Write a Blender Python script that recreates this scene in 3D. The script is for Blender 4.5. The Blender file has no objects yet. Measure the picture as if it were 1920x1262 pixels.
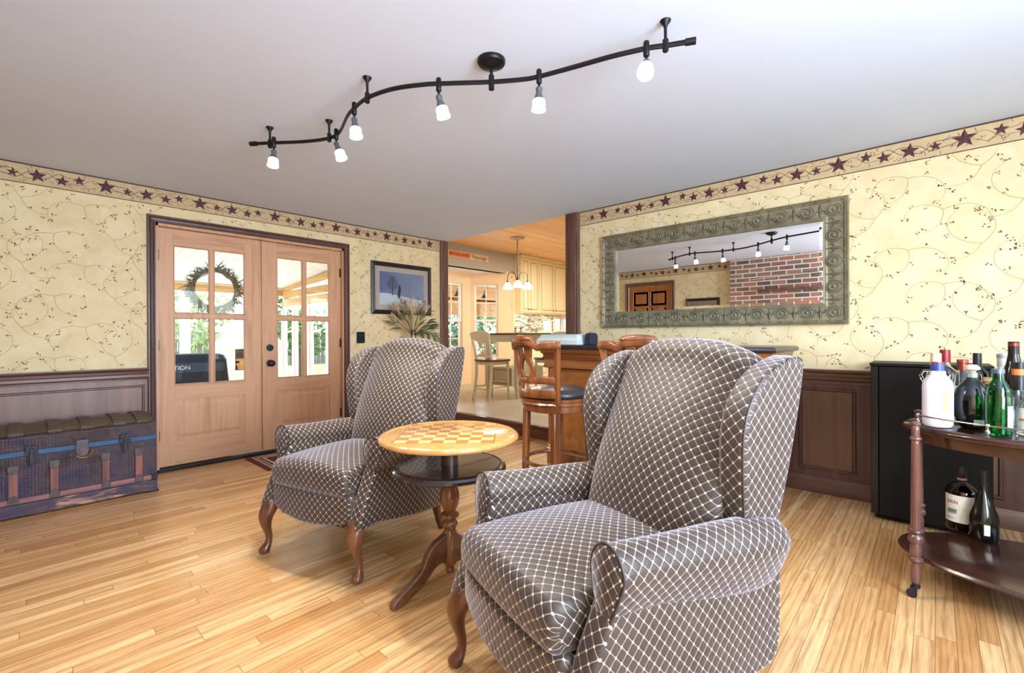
import bpy, bmesh, math, random
from mathutils import Vector, Matrix
R = math.radians
PI = math.pi
sc = bpy.context.scene
COL = sc.collection
random.seed(7)

# ------------------------------------------------------------------ camera, sky, lights, exposure
cd = bpy.data.cameras.new('camera'); cam = bpy.data.objects.new('camera', cd); COL.objects.link(cam)
cd.sensor_width = 36.0; cd.lens = 863.1473 / 1920 * 36; cd.clip_start = .05; cd.clip_end = 300
_yaw, _pit, _rol = 0.744025681, -0.00227607924, 0.00460576574
_F = Vector((math.cos(_yaw) * math.cos(_pit), math.sin(_yaw) * math.cos(_pit), math.sin(_pit)))
_Rt = Vector((math.sin(_yaw), -math.cos(_yaw), 0)); _U = _Rt.cross(_F)
_M = Matrix((_Rt, _U, -_F)).transposed() @ Matrix.Rotation(-_rol, 3, 'Z')
cam.matrix_world = Matrix.Translation((-3.9720782, -4.8642571, 1.15292943)) @ _M.to_4x4()
sc.camera = cam
sc.view_settings.view_transform = 'Standard'; sc.view_settings.look = 'None'
sc.view_settings.exposure = 0.36; sc.view_settings.gamma = 1.0; sc.view_settings.use_curve_mapping = False
w = bpy.data.worlds.new('world'); sc.world = w; w.use_nodes = True
nt = w.node_tree; bg = nt.nodes['Background']; sky = nt.nodes.new('ShaderNodeTexSky')
sky.sky_type = 'NISHITA'; sky.sun_disc = False; sky.sun_elevation = R(52); sky.sun_rotation = R(20); sky.air_density = 1.0; sky.dust_density = 2.0
nt.links.new(sky.outputs[0], bg.inputs[0]); bg.inputs[1].default_value = 1.35

def lamp(kind, name, loc, energy, color=(1, 1, 1), size=.1, rot=None, aim=None, sizey=None, spot=None, blend=.5):
    l = bpy.data.lights.new(name, kind); o = bpy.data.objects.new(name, l); COL.objects.link(o)
    l.energy = energy; l.color = color; o.location = loc
    if kind == 'AREA':
        l.size = size
        if sizey: l.shape = 'RECTANGLE'; l.size_y = sizey
    elif kind == 'SUN': l.angle = size
    else: l.shadow_soft_size = size
    if kind == 'SPOT': l.spot_size = spot; l.spot_blend = blend
    if aim is not None: o.rotation_euler = (Vector(aim) - Vector(loc)).to_track_quat('-Z', 'Y').to_euler()
    elif rot: o.rotation_euler = rot
    return o
lamp('SUN', 'sun', (0, 10, 20), 4.2, (1, .95, .86), R(1), aim=(-7, 4, 0))
# added fill: area lights in the assumed windows of the wall behind the camera
lamp('AREA', 'back_fill_light', (-3.2, -6.5, 1.45), 165, (.72, .84, 1.0), 1.5, aim=(-3.3, -.5, 3.1), sizey=1.5)
lamp('AREA', 'back_fill_light_right', (-1.2, -6.5, 1.45), 9, (.82, .90, 1.0), 1.3, aim=(-1.4, 0, 1.5), sizey=1.5)
#lamp('AREA', 'daylight_french_doors', (-2.3, .28, 1.4), 45, (.92, .96, 1.0), 1.5, aim=(-2.3, -5, .9), sizey=1.2)
lamp('AREA', 'kitchen_fill_light', (3.2, -.6, 2.84), 115, (1, .96, .90), 2.2, aim=(3.2, -.6, 0), sizey=1.6)  # added area light to brighten the kitchen, no ceiling fixture modelled
#lamp('AREA', 'daylight_bay', (2.12, 2.30, 1.5), 28, (.95, .97, 1.0), .8, aim=(1.6, -3, 1.0), sizey=1.4)

# ------------------------------------------------------------------ mesh building helpers
class MB:
    def __init__(s): s.v = []; s.f = []; s.uv = []; s.m = []
    def face(s, pts, uv=None, m=0):
        i = len(s.v); s.v += [tuple(p) for p in pts]; s.f.append(tuple(range(i, i + len(pts))))
        if uv is None: uv = planar(pts)
        s.uv.append(uv); s.m.append(m)
    def bx(s, x0, x1, y0, y1, z0, z1, m=0, M=None):
        P = [Vector((x, y, z)) for x in (x0, x1) for y in (y0, y1) for z in (z0, z1)]
        if M is not None: P = [M @ p for p in P]
        i = len(s.v); s.v += [tuple(p) for p in P]
        for q in ((0, 1, 3, 2), (4, 6, 7, 5), (0, 4, 5, 1), (2, 3, 7, 6), (0, 2, 6, 4), (1, 5, 7, 3)):
            s.f.append(tuple(i + k for k in q)); s.uv.append(planar([P[k] for k in q])); s.m.append(m)
    def loft(s, rings, closed=True, caps=True, m=0, uc=None):
        n = len(rings[0]); base = len(s.v); R_ = [[Vector(p) for p in r] for r in rings]
        for r in R_: s.v += [tuple(p) for p in r]
        mid = R_[len(R_) // 2]; u = [0]
        for k in range(n): u.append(u[-1] + (mid[(k + 1) % n] - mid[k]).length)
        v = [0]
        for j in range(1, len(R_)):
            a = sum(R_[j], Vector()) / n; b = sum(R_[j - 1], Vector()) / n; v.append(v[-1] + (a - b).length)
        if uc is not None: v = uc
        for j in range(len(R_) - 1):
            for k in range(n if closed else n - 1):
                k2 = (k + 1) % n
                s.f.append((base + j * n + k, base + j * n + k2, base + (j + 1) * n + k2, base + (j + 1) * n + k))
                s.uv.append([(u[k], v[j]), (u[k + 1], v[j]), (u[k + 1], v[j + 1]), (u[k], v[j + 1])]); s.m.append(m)
        if caps and closed:
            a = tuple(base + k for k in range(n)); b = tuple(base + (len(R_) - 1) * n + k for k in range(n))
            s.f.append(a[::-1]); s.uv.append(planar(R_[0][::-1])); s.m.append(m)
            s.f.append(b); s.uv.append(planar(R_[-1])); s.m.append(m)
        return s
    def lathe(s, prof, c=(0, 0, 0), seg=24, m=0, axis='Z', caps=True, M=None):
        rings = []
        for r, z in prof:
            ring = []
            for k in range(seg):
                a = 2 * PI * k / seg; x, y = r * math.cos(a), r * math.sin(a)
                p = (x, y, z) if axis == 'Z' else ((z, x, y) if axis == 'X' else (y, z, x))
                p = Vector(p) + Vector(c)
                ring.append(M @ p if M is not None else p)
            rings.append(ring)
        return s.loft(rings, True, caps, m)
    def tube(s, path, r, seg=10, m=0, caps=True, sq=None):
        path = [Vector(p) for p in path]; n = len(path)
        rr = r if isinstance(r, (list, tuple)) else [r] * n
        T = []
        for i in range(n):
            t = (path[min(i + 1, n - 1)] - path[max(i - 1, 0)]); T.append(t.normalized() if t.length > 1e-9 else Vector((0, 0, 1)))
        up = Vector((0, 0, 1)) if abs(T[0].z) < .9 else Vector((0, 1, 0))
        nrm = (up - T[0] * up.dot(T[0])).normalized(); rings = []
        for i in range(n):
            nrm = (nrm - T[i] * nrm.dot(T[i])).normalized(); b = T[i].cross(nrm)
            if sq:
                w_, h_ = sq; q = rr[i]
                rings.append([path[i] + b * (x * w_ * q) + nrm * (y * h_ * q) for x, y in ((-.5, -.35), (-.35, -.5), (.35, -.5), (.5, -.35), (.5, .35), (.35, .5), (-.35, .5), (-.5, .35))])
            else:
                rings.append([path[i] + (b * math.cos(2 * PI * k / seg) + nrm * math.sin(2 * PI * k / seg)) * rr[i] for k in range(seg)])
        return s.loft(rings, True, caps, m)
    def prism(s, poly, ax, a, b, m=0, M=None):
        # poly in the two other axes, extruded along ax from a to b
        def P(u, v, w_):
            p = Vector({'x': (w_, u, v), 'y': (u, w_, v), 'z': (u, v, w_)}[ax]); return M @ p if M is not None else p
        A = [P(u, v, a) for u, v in poly]; B = [P(u, v, b) for u, v in poly]
        s.loft([A, B], True, True, m)
        return s
    def ball(s, c, r, seg=14, m=0, sz=1.0, M=None):
        n = max(4, seg // 2)
        return s.lathe([(max(1e-4, r * math.sin(PI * k / n)), -r * sz * math.cos(PI * k / n)) for k in range(n + 1)], c, seg, m, caps=False, M=M)
    def build(s, name, mats, parent=None, smooth=35, bevel=0, seg=2, loc=None):
        me = bpy.data.meshes.new(name); me.from_pydata(s.v, [], s.f)
        uvl = me.uv_layers.new(name='UVMap'); i = 0; flat = []
        for q in s.uv:
            for c in q: flat += [c[0], c[1]]
        uvl.data.foreach_set('uv', flat)
        if not isinstance(mats, (list, tuple)): mats = [mats]
        for m in mats: me.materials.append(m)
        me.polygons.foreach_set('material_index', s.m)
        me.update()
        bm = bmesh.new(); bm.from_mesh(me); bmesh.ops.remove_doubles(bm, verts=bm.verts, dist=1e-5)
        bmesh.ops.recalc_face_normals(bm, faces=bm.faces); bm.to_mesh(me); bm.free()
        if smooth:
            me.shade_smooth(); me.set_sharp_from_angle(angle=R(smooth))
        o = bpy.data.objects.new(name, me); COL.objects.link(o)
        if parent is not None: o.parent = parent
        if loc: o.location = loc
        if bevel:
            b = o.modifiers.new('bevel', 'BEVEL'); b.width = bevel; b.segments = seg; b.limit_method = 'ANGLE'; b.angle_limit = R(30)
            if smooth: b.harden_normals = False
        return o

def planar(P):
    P = [Vector(p) for p in P]; n = Vector()
    for i in range(len(P)):
        a, b = P[i], P[(i + 1) % len(P)]
        n += Vector(((a.y - b.y) * (a.z + b.z), (a.z - b.z) * (a.x + b.x), (a.x - b.x) * (a.y + b.y)))
    n = [abs(c) for c in n]; k = n.index(max(n))
    return [((p.y, p.z), (p.x, p.z), (p.x, p.y))[k] for p in P]

def tag(o, label, cat, group=None, kind=None):
    o['label'] = label; o['category'] = cat
    if group: o['group'] = group
    if kind: o['kind'] = kind
    return o
def thing(name, label, cat, loc=(0, 0, 0), rz=0, group=None):
    o = bpy.data.objects.new(name, None); COL.objects.link(o); o.empty_display_size = .1
    o.location = loc; o.rotation_euler = (0, 0, rz); return tag(o, label, cat, group)
def struct(o):
    o['kind'] = 'structure'; return o
def kids(o): return [c for c in bpy.data.objects if c.parent == o]
def copy_tree(o, parent=None):
    c = o.copy(); COL.objects.link(c)
    if parent is not None: c.parent = parent
    for ch in kids(o): copy_tree(ch, c)
    return c
def text(s, size, m, name, loc, rot, parent=None, ext=.001, align='CENTER', sx=1.0):
    cu = bpy.data.curves.new(name, 'FONT'); cu.body = s; cu.size = size; cu.extrude = ext; cu.align_x = align; cu.align_y = 'CENTER'
    t = bpy.data.objects.new('tmp', cu); COL.objects.link(t)
    dg = bpy.context.evaluated_depsgraph_get(); me = bpy.data.meshes.new_from_object(t.evaluated_get(dg)); bpy.data.objects.remove(t)
    me.materials.clear(); me.materials.append(m); me.name = name
    o = bpy.data.objects.new(name, me); COL.objects.link(o); o.location = loc; o.rotation_euler = rot; o.scale = (sx, 1, 1)
    if parent is not None: o.parent = parent
    return o
def arc(r, a0, a1, n, z=0, c=(0, 0)):
    return [(c[0] + r * math.cos(R(a0 + (a1 - a0) * k / n)), c[1] + r * math.sin(R(a0 + (a1 - a0) * k / n)), z) for k in range(n + 1)]

# ------------------------------------------------------------------ material helpers
class NT:
    def __init__(s, name):
        s.mat = bpy.data.materials.new(name); s.mat.use_nodes = True; s.t = s.mat.node_tree; s.b = s.t.nodes['Principled BSDF']
    def n(s, t, **kw):
        q = s.t.nodes.new(t)
        for k, v in kw.items(): setattr(q, k, v)
        return q
    def link(s, a, b): s.t.links.new(a, b)
    def math(s, op, a, b=None, c=None):
        q = s.n('ShaderNodeMath', operation=op)
        for i, x in enumerate((a, b, c)):
            if x is None: continue
            if isinstance(x, (int, float)): q.inputs[i].default_value = x
            else: s.link(x, q.inputs[i])
        return q.outputs[0]
    def mix(s, f, a, b):
        q = s.n('ShaderNodeMix', data_type='RGBA')
        for i, x in ((0, f), (6, a), (7, b)):
            if isinstance(x, (int, float)): q.inputs[i].default_value = x
            elif isinstance(x, tuple): q.inputs[i].default_value = (*x, 1)[:4]
            else: s.link(x, q.inputs[i])
        return q.outputs[2]
    def ramp(s, f, stops, interp='LINEAR'):
        q = s.n('ShaderNodeValToRGB'); q.color_ramp.interpolation = interp
        e = q.color_ramp.elements
        while len(e) < len(stops): e.new(.5)
        for i, (p, c) in enumerate(stops): e[i].position = p; e[i].color = (*c, 1)[:4]
        s.link(f, q.inputs[0]); return q.outputs[0]
    def coord(s, out='Object', scale=(1, 1, 1), rot=(0, 0, 0)):
        t = s.n('ShaderNodeTexCoord'); m = s.n('ShaderNodeMapping'); s.link(t.outputs[out], m.inputs[0])
        m.inputs['Scale'].default_value = scale; m.inputs['Rotation'].default_value = rot; return m.outputs[0]
    def noise(s, vec, scale, detail=4, rough=.55, dist=0.0):
        q = s.n('ShaderNodeTexNoise'); s.link(vec, q.inputs['Vector']); q.inputs['Scale'].default_value = scale
        q.inputs['Detail'].default_value = detail; q.inputs['Roughness'].default_value = rough; q.inputs['Distortion'].default_value = dist; return q.outputs[0]
    def bump(s, h, strength=.2, dist=.01):
        q = s.n('ShaderNodeBump'); q.inputs['Strength'].default_value = strength; q.inputs['Distance'].default_value = dist
        s.link(h, q.inputs['Height']); s.link(q.outputs[0], s.b.inputs['Normal'])
    def set(s, **kw):
        for k, v in kw.items():
            k = k.replace('_', ' ')
            if k not in s.b.inputs: k = {'Coat': 'Coat Weight', 'Spec': 'Specular IOR Level', 'Sheen': 'Sheen Weight', 'Transmission': 'Transmission Weight', 'Emission': 'Emission Color'}.get(k, k)
            if isinstance(v, tuple): v = (*v, 1)[:4]
            s.b.inputs[k].default_value = v
        return s
def srgb(r, g, b):
    f = lambda c: (c / 255 / 12.92) if c / 255 <= .04045 else ((c / 255 + .055) / 1.055) ** 2.4
    return (f(r), f(g), f(b))
def plain(name, c, rough=.5, metal=0.0, var=.06, scale=12, bump=0, **kw):
    m = NT(name); vec = m.coord(); n = m.noise(vec, scale, 3)
    a = tuple(x * (1 - var) for x in c); b = tuple(min(1, x * (1 + var)) for x in c)
    m.link(m.ramp(n, [(.3, a), (.7, b)]), m.b.inputs['Base Color']); m.set(Roughness=rough, Metallic=metal, **kw)
    if bump: m.bump(n, bump, .005)
    return m.mat
def wood(name, c1, c2, rough=.35, scale=6, axis=2, c3=None, coat=0, knots=0, bump=.05, out='Object'):
    sc_ = [14.0, 14.0, 14.0]; sc_[axis] = 1.0
    m = NT(name); vec = m.coord(out, tuple(sc_)); n = m.noise(vec, scale * .35, 6, .6, .6)
    v2 = m.coord(out, tuple(x * .25 for x in sc_)); n2 = m.noise(v2, scale * .3, 3, .5, 1.0)
    f = m.math('ADD', m.math('MULTIPLY', n, .6), m.math('MULTIPLY', n2, .4))
    st = [(.34, c1), (.62, c2)] if c3 is None else [(.32, c1), (.5, c2), (.68, c3)]
    m.link(m.ramp(f, st), m.b.inputs['Base Color']); m.set(Roughness=rough)
    if coat: m.set(Coat=coat); m.b.inputs['Coat Roughness'].default_value = .12
    if bump: m.bump(n, bump, .002)
    return m.mat
def glow(name, c, strength):
    m = NT(name); m.set(Base_Color=(.9, .9, .9), Emission=c, Emission_Strength=strength, Roughness=.4); return m.mat
def glass(name, c=(1, 1, 1), rough=.02, ior=1.45):
    m = NT(name); m.set(Base_Color=c, Transmission=1.0, Roughness=rough, IOR=ior); return m.mat
def pane(name, tint=(.97, .99, .98), refl=.06):
    m = NT(name); t = m.t; t.nodes.remove(m.b); tr = m.n('ShaderNodeBsdfTransparent'); gl = m.n('ShaderNodeBsdfGlossy'); mx = m.n('ShaderNodeMixShader')
    tr.inputs[0].default_value = (*tint, 1); gl.inputs['Roughness'].default_value = .02
    fr = m.n('ShaderNodeFresnel'); fr.inputs[0].default_value = 1.45; f = m.math('MULTIPLY', fr.outputs[0], .9)
    m.link(f, mx.inputs[0]); m.link(tr.outputs[0], mx.inputs[1]); m.link(gl.outputs[0], mx.inputs[2]); m.link(mx.outputs[0], t.nodes['Material Output'].inputs[0])
    return m.mat

# ---- materials
def mk_fabric():
    m = NT('diamond quilted fabric'); vec = m.coord('UV', (1 / .0272, 1 / .0272, 1), (0, 0, R(45)))
    sx = m.n('ShaderNodeSeparateXYZ'); m.link(vec, sx.inputs[0])
    d = []
    for k in (0, 1):
        f = m.math('FRACT', sx.outputs[k]); d.append(m.math('MINIMUM', f, m.math('SUBTRACT', 1.0, f)))
    dm = m.math('MINIMUM', d[0], d[1]); dM = m.math('MAXIMUM', d[0], d[1])
    line = m.n('ShaderNodeMapRange'); m.link(dm, line.inputs[0]); line.inputs[1].default_value = .018; line.inputs[2].default_value = .052; line.inputs[3].default_value = .75; line.inputs[4].default_value = 0
    dot = m.n('ShaderNodeMapRange'); m.link(dM, dot.inputs[0]); dot.inputs[1].default_value = .075; dot.inputs[2].default_value = .13; dot.inputs[3].default_value = 1; dot.inputs[4].default_value = 0
    n = m.noise(m.coord('Object'), 7, 3)
    base = m.ramp(n, [(.3, srgb(54, 42, 37)), (.7, srgb(66, 54, 48))])
    c = m.mix(line.outputs[0], base, srgb(176, 158, 138)); c = m.mix(dot.outputs[0], c, srgb(226, 210, 188))
    m.link(c, m.b.inputs['Base Color']); m.set(Roughness=.52, Sheen=.6, Spec=.4)
    m.b.inputs['Sheen Roughness'].default_value = .35; m.b.inputs['Sheen Tint'].default_value = (.85, .85, 1, 1)
    puff = m.math('POWER', m.math('MULTIPLY', dm, 2.0), .5)
    wr = m.noise(m.coord('Object', (1, 1, 1)), 14, 2, .5, .8)
    h = m.math('ADD', puff, m.math('MULTIPLY', wr, .9)); m.bump(h, .35, .004)
    return m.mat
FAB = mk_fabric()
PIPE = plain('dark piping', srgb(52, 44, 46), .5)
def mk_floor():
    m = NT('oak strip floor'); g = m.n('ShaderNodeNewGeometry'); s = m.n('ShaderNodeSeparateXYZ'); m.link(g.outputs['Position'], s.inputs[0])
    W, L = .060, .85
    ry = m.math('DIVIDE', s.outputs[1], W); row = m.math('FLOOR', ry); fy = m.math('FRACT', ry)
    wn = m.n('ShaderNodeTexWhiteNoise', noise_dimensions='1D'); m.link(row, wn.inputs['W'])
    rx = m.math('ADD', m.math('DIVIDE', s.outputs[0], L), m.math('MULTIPLY', wn.outputs['Value'], 9.7)); col = m.math('FLOOR', rx); fx = m.math('FRACT', rx)
    cb = m.n('ShaderNodeCombineXYZ'); m.link(row, cb.inputs[0]); m.link(col, cb.inputs[1])
    w2 = m.n('ShaderNodeTexWhiteNoise', noise_dimensions='3D'); m.link(cb.outputs[0], w2.inputs['Vector'])
    cell = w2.outputs['Value']
    c3 = m.n('ShaderNodeCombineXYZ'); m.link(m.math('MULTIPLY', s.outputs[0], 1.6), c3.inputs[0]); m.link(m.math('MULTIPLY', s.outputs[1], 26.0), c3.inputs[1]); m.link(m.math('MULTIPLY', cell, 40.0), c3.inputs[2])
    gr = m.noise(c3.outputs[0], 2.2, 6, .62, .9)
    c4 = m.n('ShaderNodeCombineXYZ'); m.link(m.math('MULTIPLY', s.outputs[0], 1.0), c4.inputs[0]); m.link(m.math('MULTIPLY', s.outputs[1], 7.0), c4.inputs[1]); m.link(m.math('MULTIPLY', cell, 60.0), c4.inputs[2])
    cath = m.n('ShaderNodeTexWave', wave_type='RINGS'); m.link(c4.outputs[0], cath.inputs['Vector']); cath.inputs['Scale'].default_value = 2.2; cath.inputs['Distortion'].default_value = 3.5; cath.inputs['Detail'].default_value = 3
    base = m.ramp(cell, [(0, srgb(190, 140, 88)), (.25, srgb(206, 160, 104)), (.5, srgb(216, 173, 118)), (.8, srgb(226, 187, 135)), (1, srgb(198, 150, 98))])
    dark = m.mix(.62, base, srgb(142, 88, 44))
    f = m.math('MULTIPLY', m.math('SUBTRACT', gr, .42), 3.0); f2 = m.math('MULTIPLY', m.math('POWER', cath.outputs['Fac'], 3.0), .5)
    fa = m.math('ADD', f, f2); mm = m.n('ShaderNodeClamp'); m.link(fa, mm.inputs[0])
    c = m.mix(mm.outputs[0], base, dark)
    ey = m.math('MULTIPLY', m.math('MINIMUM', fy, m.math('SUBTRACT', 1.0, fy)), W); ex = m.math('MULTIPLY', m.math('MINIMUM', fx, m.math('SUBTRACT', 1.0, fx)), L)
    e = m.math('MINIMUM', ey, ex); gap = m.math('LESS_THAN', e, .0009)
    c = m.mix(m.math('MULTIPLY', gap, .8), c, srgb(80, 50, 28)); m.link(c, m.b.inputs['Base Color'])
    rr = m.math('ADD', .16, m.math('MULTIPLY', gr, .16)); m.link(rr, m.b.inputs['Roughness']); m.set(Spec=.5, Coat=.25); m.b.inputs['Coat Roughness'].default_value = .12
    m.bump(m.math('SUBTRACT', m.math('MULTIPLY', cell, .25), gap), .18, .0015)
    return m.mat
FLOOR = mk_floor()
def mk_paper():
    m = NT('cream wallpaper'); v = m.coord('Object'); n = m.noise(v, 5.5, 5, .65, .4); n2 = m.noise(v, 60, 3)
    c = m.ramp(n, [(.30, srgb(227, 207, 159)), (.5, srgb(235, 217, 173)), (.7, srgb(242, 227, 189))])
    c = m.mix(m.math('MULTIPLY', m.math('GREATER_THAN', n2, .62), .10), c, srgb(190, 160, 100))
    m.link(c, m.b.inputs['Base Color']); m.set(Roughness=.75); m.bump(n2, .05, .002); return m.mat
PAPER = mk_paper()
VINE = plain('wallpaper vine print', srgb(196, 172, 120), .8); BERRY = plain('wallpaper berry print', srgb(112, 72, 52), .8); BERRY2 = plain('wallpaper twig print', srgb(150, 120, 80), .8)
BORD = plain('wallpaper border ground', srgb(206, 182, 142), .75, var=.10, scale=16)
STAR1 = plain('barn star light facet', srgb(104, 50, 58), .6); STAR2 = plain('barn star dark facet', srgb(58, 28, 38), .6); EDGE = plain('border edge stripe', srgb(72, 52, 44), .6)
CEIL = plain('white ceiling paint', srgb(214, 224, 243), .9, var=.01, scale=3, bump=.02)
DARKW = wood('dark walnut trim', srgb(66, 40, 38), srgb(104, 68, 62), .35, 5, 2, coat=.2)
DARKH = wood('dark walnut rail', srgb(70, 44, 40), srgb(110, 74, 64), .32, 5, 0, coat=.25)
DARKY = wood('dark walnut rail along the mirror wall', srgb(70, 42, 36), srgb(108, 70, 58), .32, 5, 1, coat=.25)
PANELW = wood('walnut wainscot panel', srgb(112, 80, 70), srgb(146, 110, 98), .38, 3, 2, coat=.15)
POSTW = wood('rustic stained post', srgb(58, 36, 32), srgb(128, 88, 74), .5, 4, 2, bump=.2)
DOORW = wood('clear finished fir door', srgb(182, 132, 98), srgb(214, 167, 131), .45, 3.5, 2, c3=srgb(197, 148, 112))
DOORH = wood('clear finished fir door rail', srgb(182, 132, 98), srgb(214, 167, 131), .45, 3.5, 0, c3=srgb(197, 148, 112))
PANE = pane('window glass'); BLACKM = plain('oil rubbed bronze', srgb(34, 32, 36), .38, .6); BRONZE = plain('dark bronze hardware', srgb(40, 48, 58), .35, .7)
WHITEP = plain('white trim paint', srgb(236, 234, 228), .45, var=.02)
print('materials ok')
# ------------------------------------------------------------------ the room shell
H = 2.42; X0 = -4.5; Y0 = -6.7
fl = MB(); fl.bx(X0, 0, Y0, 0, -.1, 0); fl.bx(-3.143, -1.459, 0, .16, -.1, -.001); struct(fl.build('floor', FLOOR, smooth=0))
ce = MB(); ce.bx(X0, 0, Y0, .1, H, H + .12); ce.bx(0, .15, Y0, -2.165, H, H + .12); struct(ce.build('ceiling', CEIL, smooth=0))

def star(mb, P, u, v, R_, rot, mats):
    # five pointed barn star printed on the border, P(u, v, out)
    pts = []
    for k in range(10):
        a = PI / 2 + rot + k * PI / 5; r = R_ if k % 2 == 0 else R_ * .42
        pts.append((u + r * math.cos(a), v + r * math.sin(a)))
    for k in range(10):
        q = pts[(k + 1) % 10]; mb.face([P(u, v, .004), P(*pts[k], .0012), P(*q, .0012)], m=mats[k % 2])
def ribbon(mb, P, pts, wd, m, out=.0008):
    L = []; n = len(pts)
    for i in range(n):
        a = pts[max(i - 1, 0)]; b = pts[min(i + 1, n - 1)]; dx, dy = b[0] - a[0], b[1] - a[1]; l = math.hypot(dx, dy) or 1
        ww = wd * (1 - .6 * i / n) / 2; L.append(((pts[i][0] - dy / l * ww, pts[i][1] + dx / l * ww), (pts[i][0] + dy / l * ww, pts[i][1] - dx / l * ww)))
    for i in range(n - 1): mb.face([P(*L[i][0], out), P(*L[i][1], out), P(*L[i + 1][1], out), P(*L[i + 1][0], out)], m=m)
def berry(mb, P, u, v, a, m, l=.0060, wd=.0029, out=.0012):
    c, s = math.cos(a), math.sin(a)
    q = [(l, 0), (l * .5, wd), (-l * .5, wd), (-l, 0), (-l * .5, -wd), (l * .5, -wd)]
    mb.face([P(u + x * c - y * s, v + x * s + y * c, out) for x, y in q], m=m)
def papering(mb, P, u0, u1, z0, z1, holes, zb=2.273, ztop=H, su=0.0):
    # scroll vines with berry clusters, then the star border; material slots: 1 vine 2 berry 3 twig 4 border 5/6 star 7 edge
    ok = lambda u, v: u0 < u < u1 and z0 < v < z1 and not any(a < u < b and c < v < d for a, b, c, d in holes)
    rnd = random.Random(11); PU, PV = .34, .235
    for i in range(int((u1 - u0) / PU) + 3):
        for j in range(int((z1 - z0) / PV) + 3):
            cu = u0 + (i - .5) * PU + (PU / 2 if j % 2 else 0) + su; cv = z0 + (j - .6) * PV
            fl_ = 1 if (i + j) % 2 else -1; spurs = []
            for s0, a0, k0, k1, n in ((0, .25, 2.5, 11, 16), (1, 2.5, -4, -12, 12), (2, -1.3, 5, 10, 10)):
                x, y, a = cu, cv, a0 + rnd.uniform(-.2, .2); pts = [(x, y)]
                for t in range(n):
                    a += fl_ * (k0 + (k1 - k0) * t / n) * .022; x += fl_ * .019 * math.cos(a); y += .019 * math.sin(a); pts.append((x, y))
                    if t % 4 == 3: spurs.append((x, y, a + (1.0 if t % 8 == 3 else -1.0)))
                pts = [p for p in pts if ok(*p)]
                if len(pts) > 3: ribbon(mb, P, pts, .0042, 1)
                spurs.append((x, y, a))
            for x, y, a in spurs:
                L_ = rnd.uniform(.015, .035); ex, ey = x + fl_ * L_ * math.cos(a), y + L_ * math.sin(a)
                if ok(x, y) and ok(ex, ey):
                    ribbon(mb, P, [(x, y), ((x + ex) / 2 + .003, (y + ey) / 2), (ex, ey)], .0022, 1)
                    for k in range(rnd.choice((2, 3, 3))):
                        aa = rnd.uniform(-.6, 1.4); berry(mb, P, ex + rnd.uniform(-.013, .013), ey + rnd.uniform(-.011, .011), aa, 2 if rnd.random() < .7 else 3)
    mb.face([P(u0, zb, .0010), P(u1, zb, .0010), P(u1, ztop, .0010), P(u0, ztop, .0010)], m=4)
    for a, b in ((zb, zb + .006), (ztop - .010, ztop)): mb.face([P(u0, a, .0014), P(u1, a, .0014), P(u1, b, .0014), P(u0, b, .0014)], m=7)
    zc = (zb + ztop) / 2; per = .637; k = int((u0 - 2) / per) - 1; ok2 = lambda u, v: u0 + .01 < u < u1 - .01 and zb + .008 < v < ztop - .012
    while k * per + su < u1 + 1:
        b0 = k * per + su; k += 1
        for du, dz, r in ((0, .004, .061), (.131, -.006, .033), (.256, -.003, .053), (.387, -.012, .042), (.482, .014, .037)):
            if u0 + .05 < b0 + du < u1 - .05: star(mb, P, b0 + du, zc + dz, r, .12 * math.sin(du * 30), (5, 6))
        for ph in (0, 2.4):
            pts = [(b0 + per * t / 40, zc + .030 * math.sin(ph + t * .32) + .008 * math.sin(t * .9 + ph)) for t in range(41)]; pts = [p for p in pts if ok2(*p)]
            if len(pts) > 3: ribbon(mb, P, pts, .0045, 7, .0012)
        for t in range(34):
            u = b0 + per * t / 34; v = zc + rnd.uniform(-.05, .05); a = rnd.uniform(-1, 1) + (PI / 2 if v > zc else -PI / 2)
            if ok2(u, v) and ok2(u + .02 * math.cos(a), v + .02 * math.sin(a)):
                ribbon(mb, P, [(u, v), (u + .011 * math.cos(a), v + .010 * math.sin(a)), (u + .020 * math.cos(a + .5), v + .018 * math.sin(a + .5))], .003, 7, .0012); berry(mb, P, u + .02 * math.cos(a + .5), v + .018 * math.sin(a + .5), a, 5 if t % 2 else 7, .004, .0025, .0016)
PM = [PAPER, VINE, BERRY, BERRY2, BORD, STAR1, STAR2, EDGE]
# the wall with the french doors (y = 0)
wa = MB(); wa.bx(X0 - .1, -3.143, 0, .15, 0, H); wa.bx(-1.459, .012, 0, .15, 0, H); wa.bx(-3.143, -1.459, 0, .15, 2.125, H)
papering(wa, lambda u, v, o: (u, -o, v), -4.5, -.11, .9, 2.273, [(-3.21, -1.38, 0, 2.19)], su=-.273)
struct(wa.build('wall_back', PM, smooth=0))
# the wall with the mirror (x = 0)
wb = MB(); wb.bx(0, .15, Y0, -2.165, 0, H); papering(wb, lambda u, v, o: (-o, u, v), Y0, -2.165, .9, 2.273, [], su=.1)
struct(wb.build('wall_right', PM, smooth=0))
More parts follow.
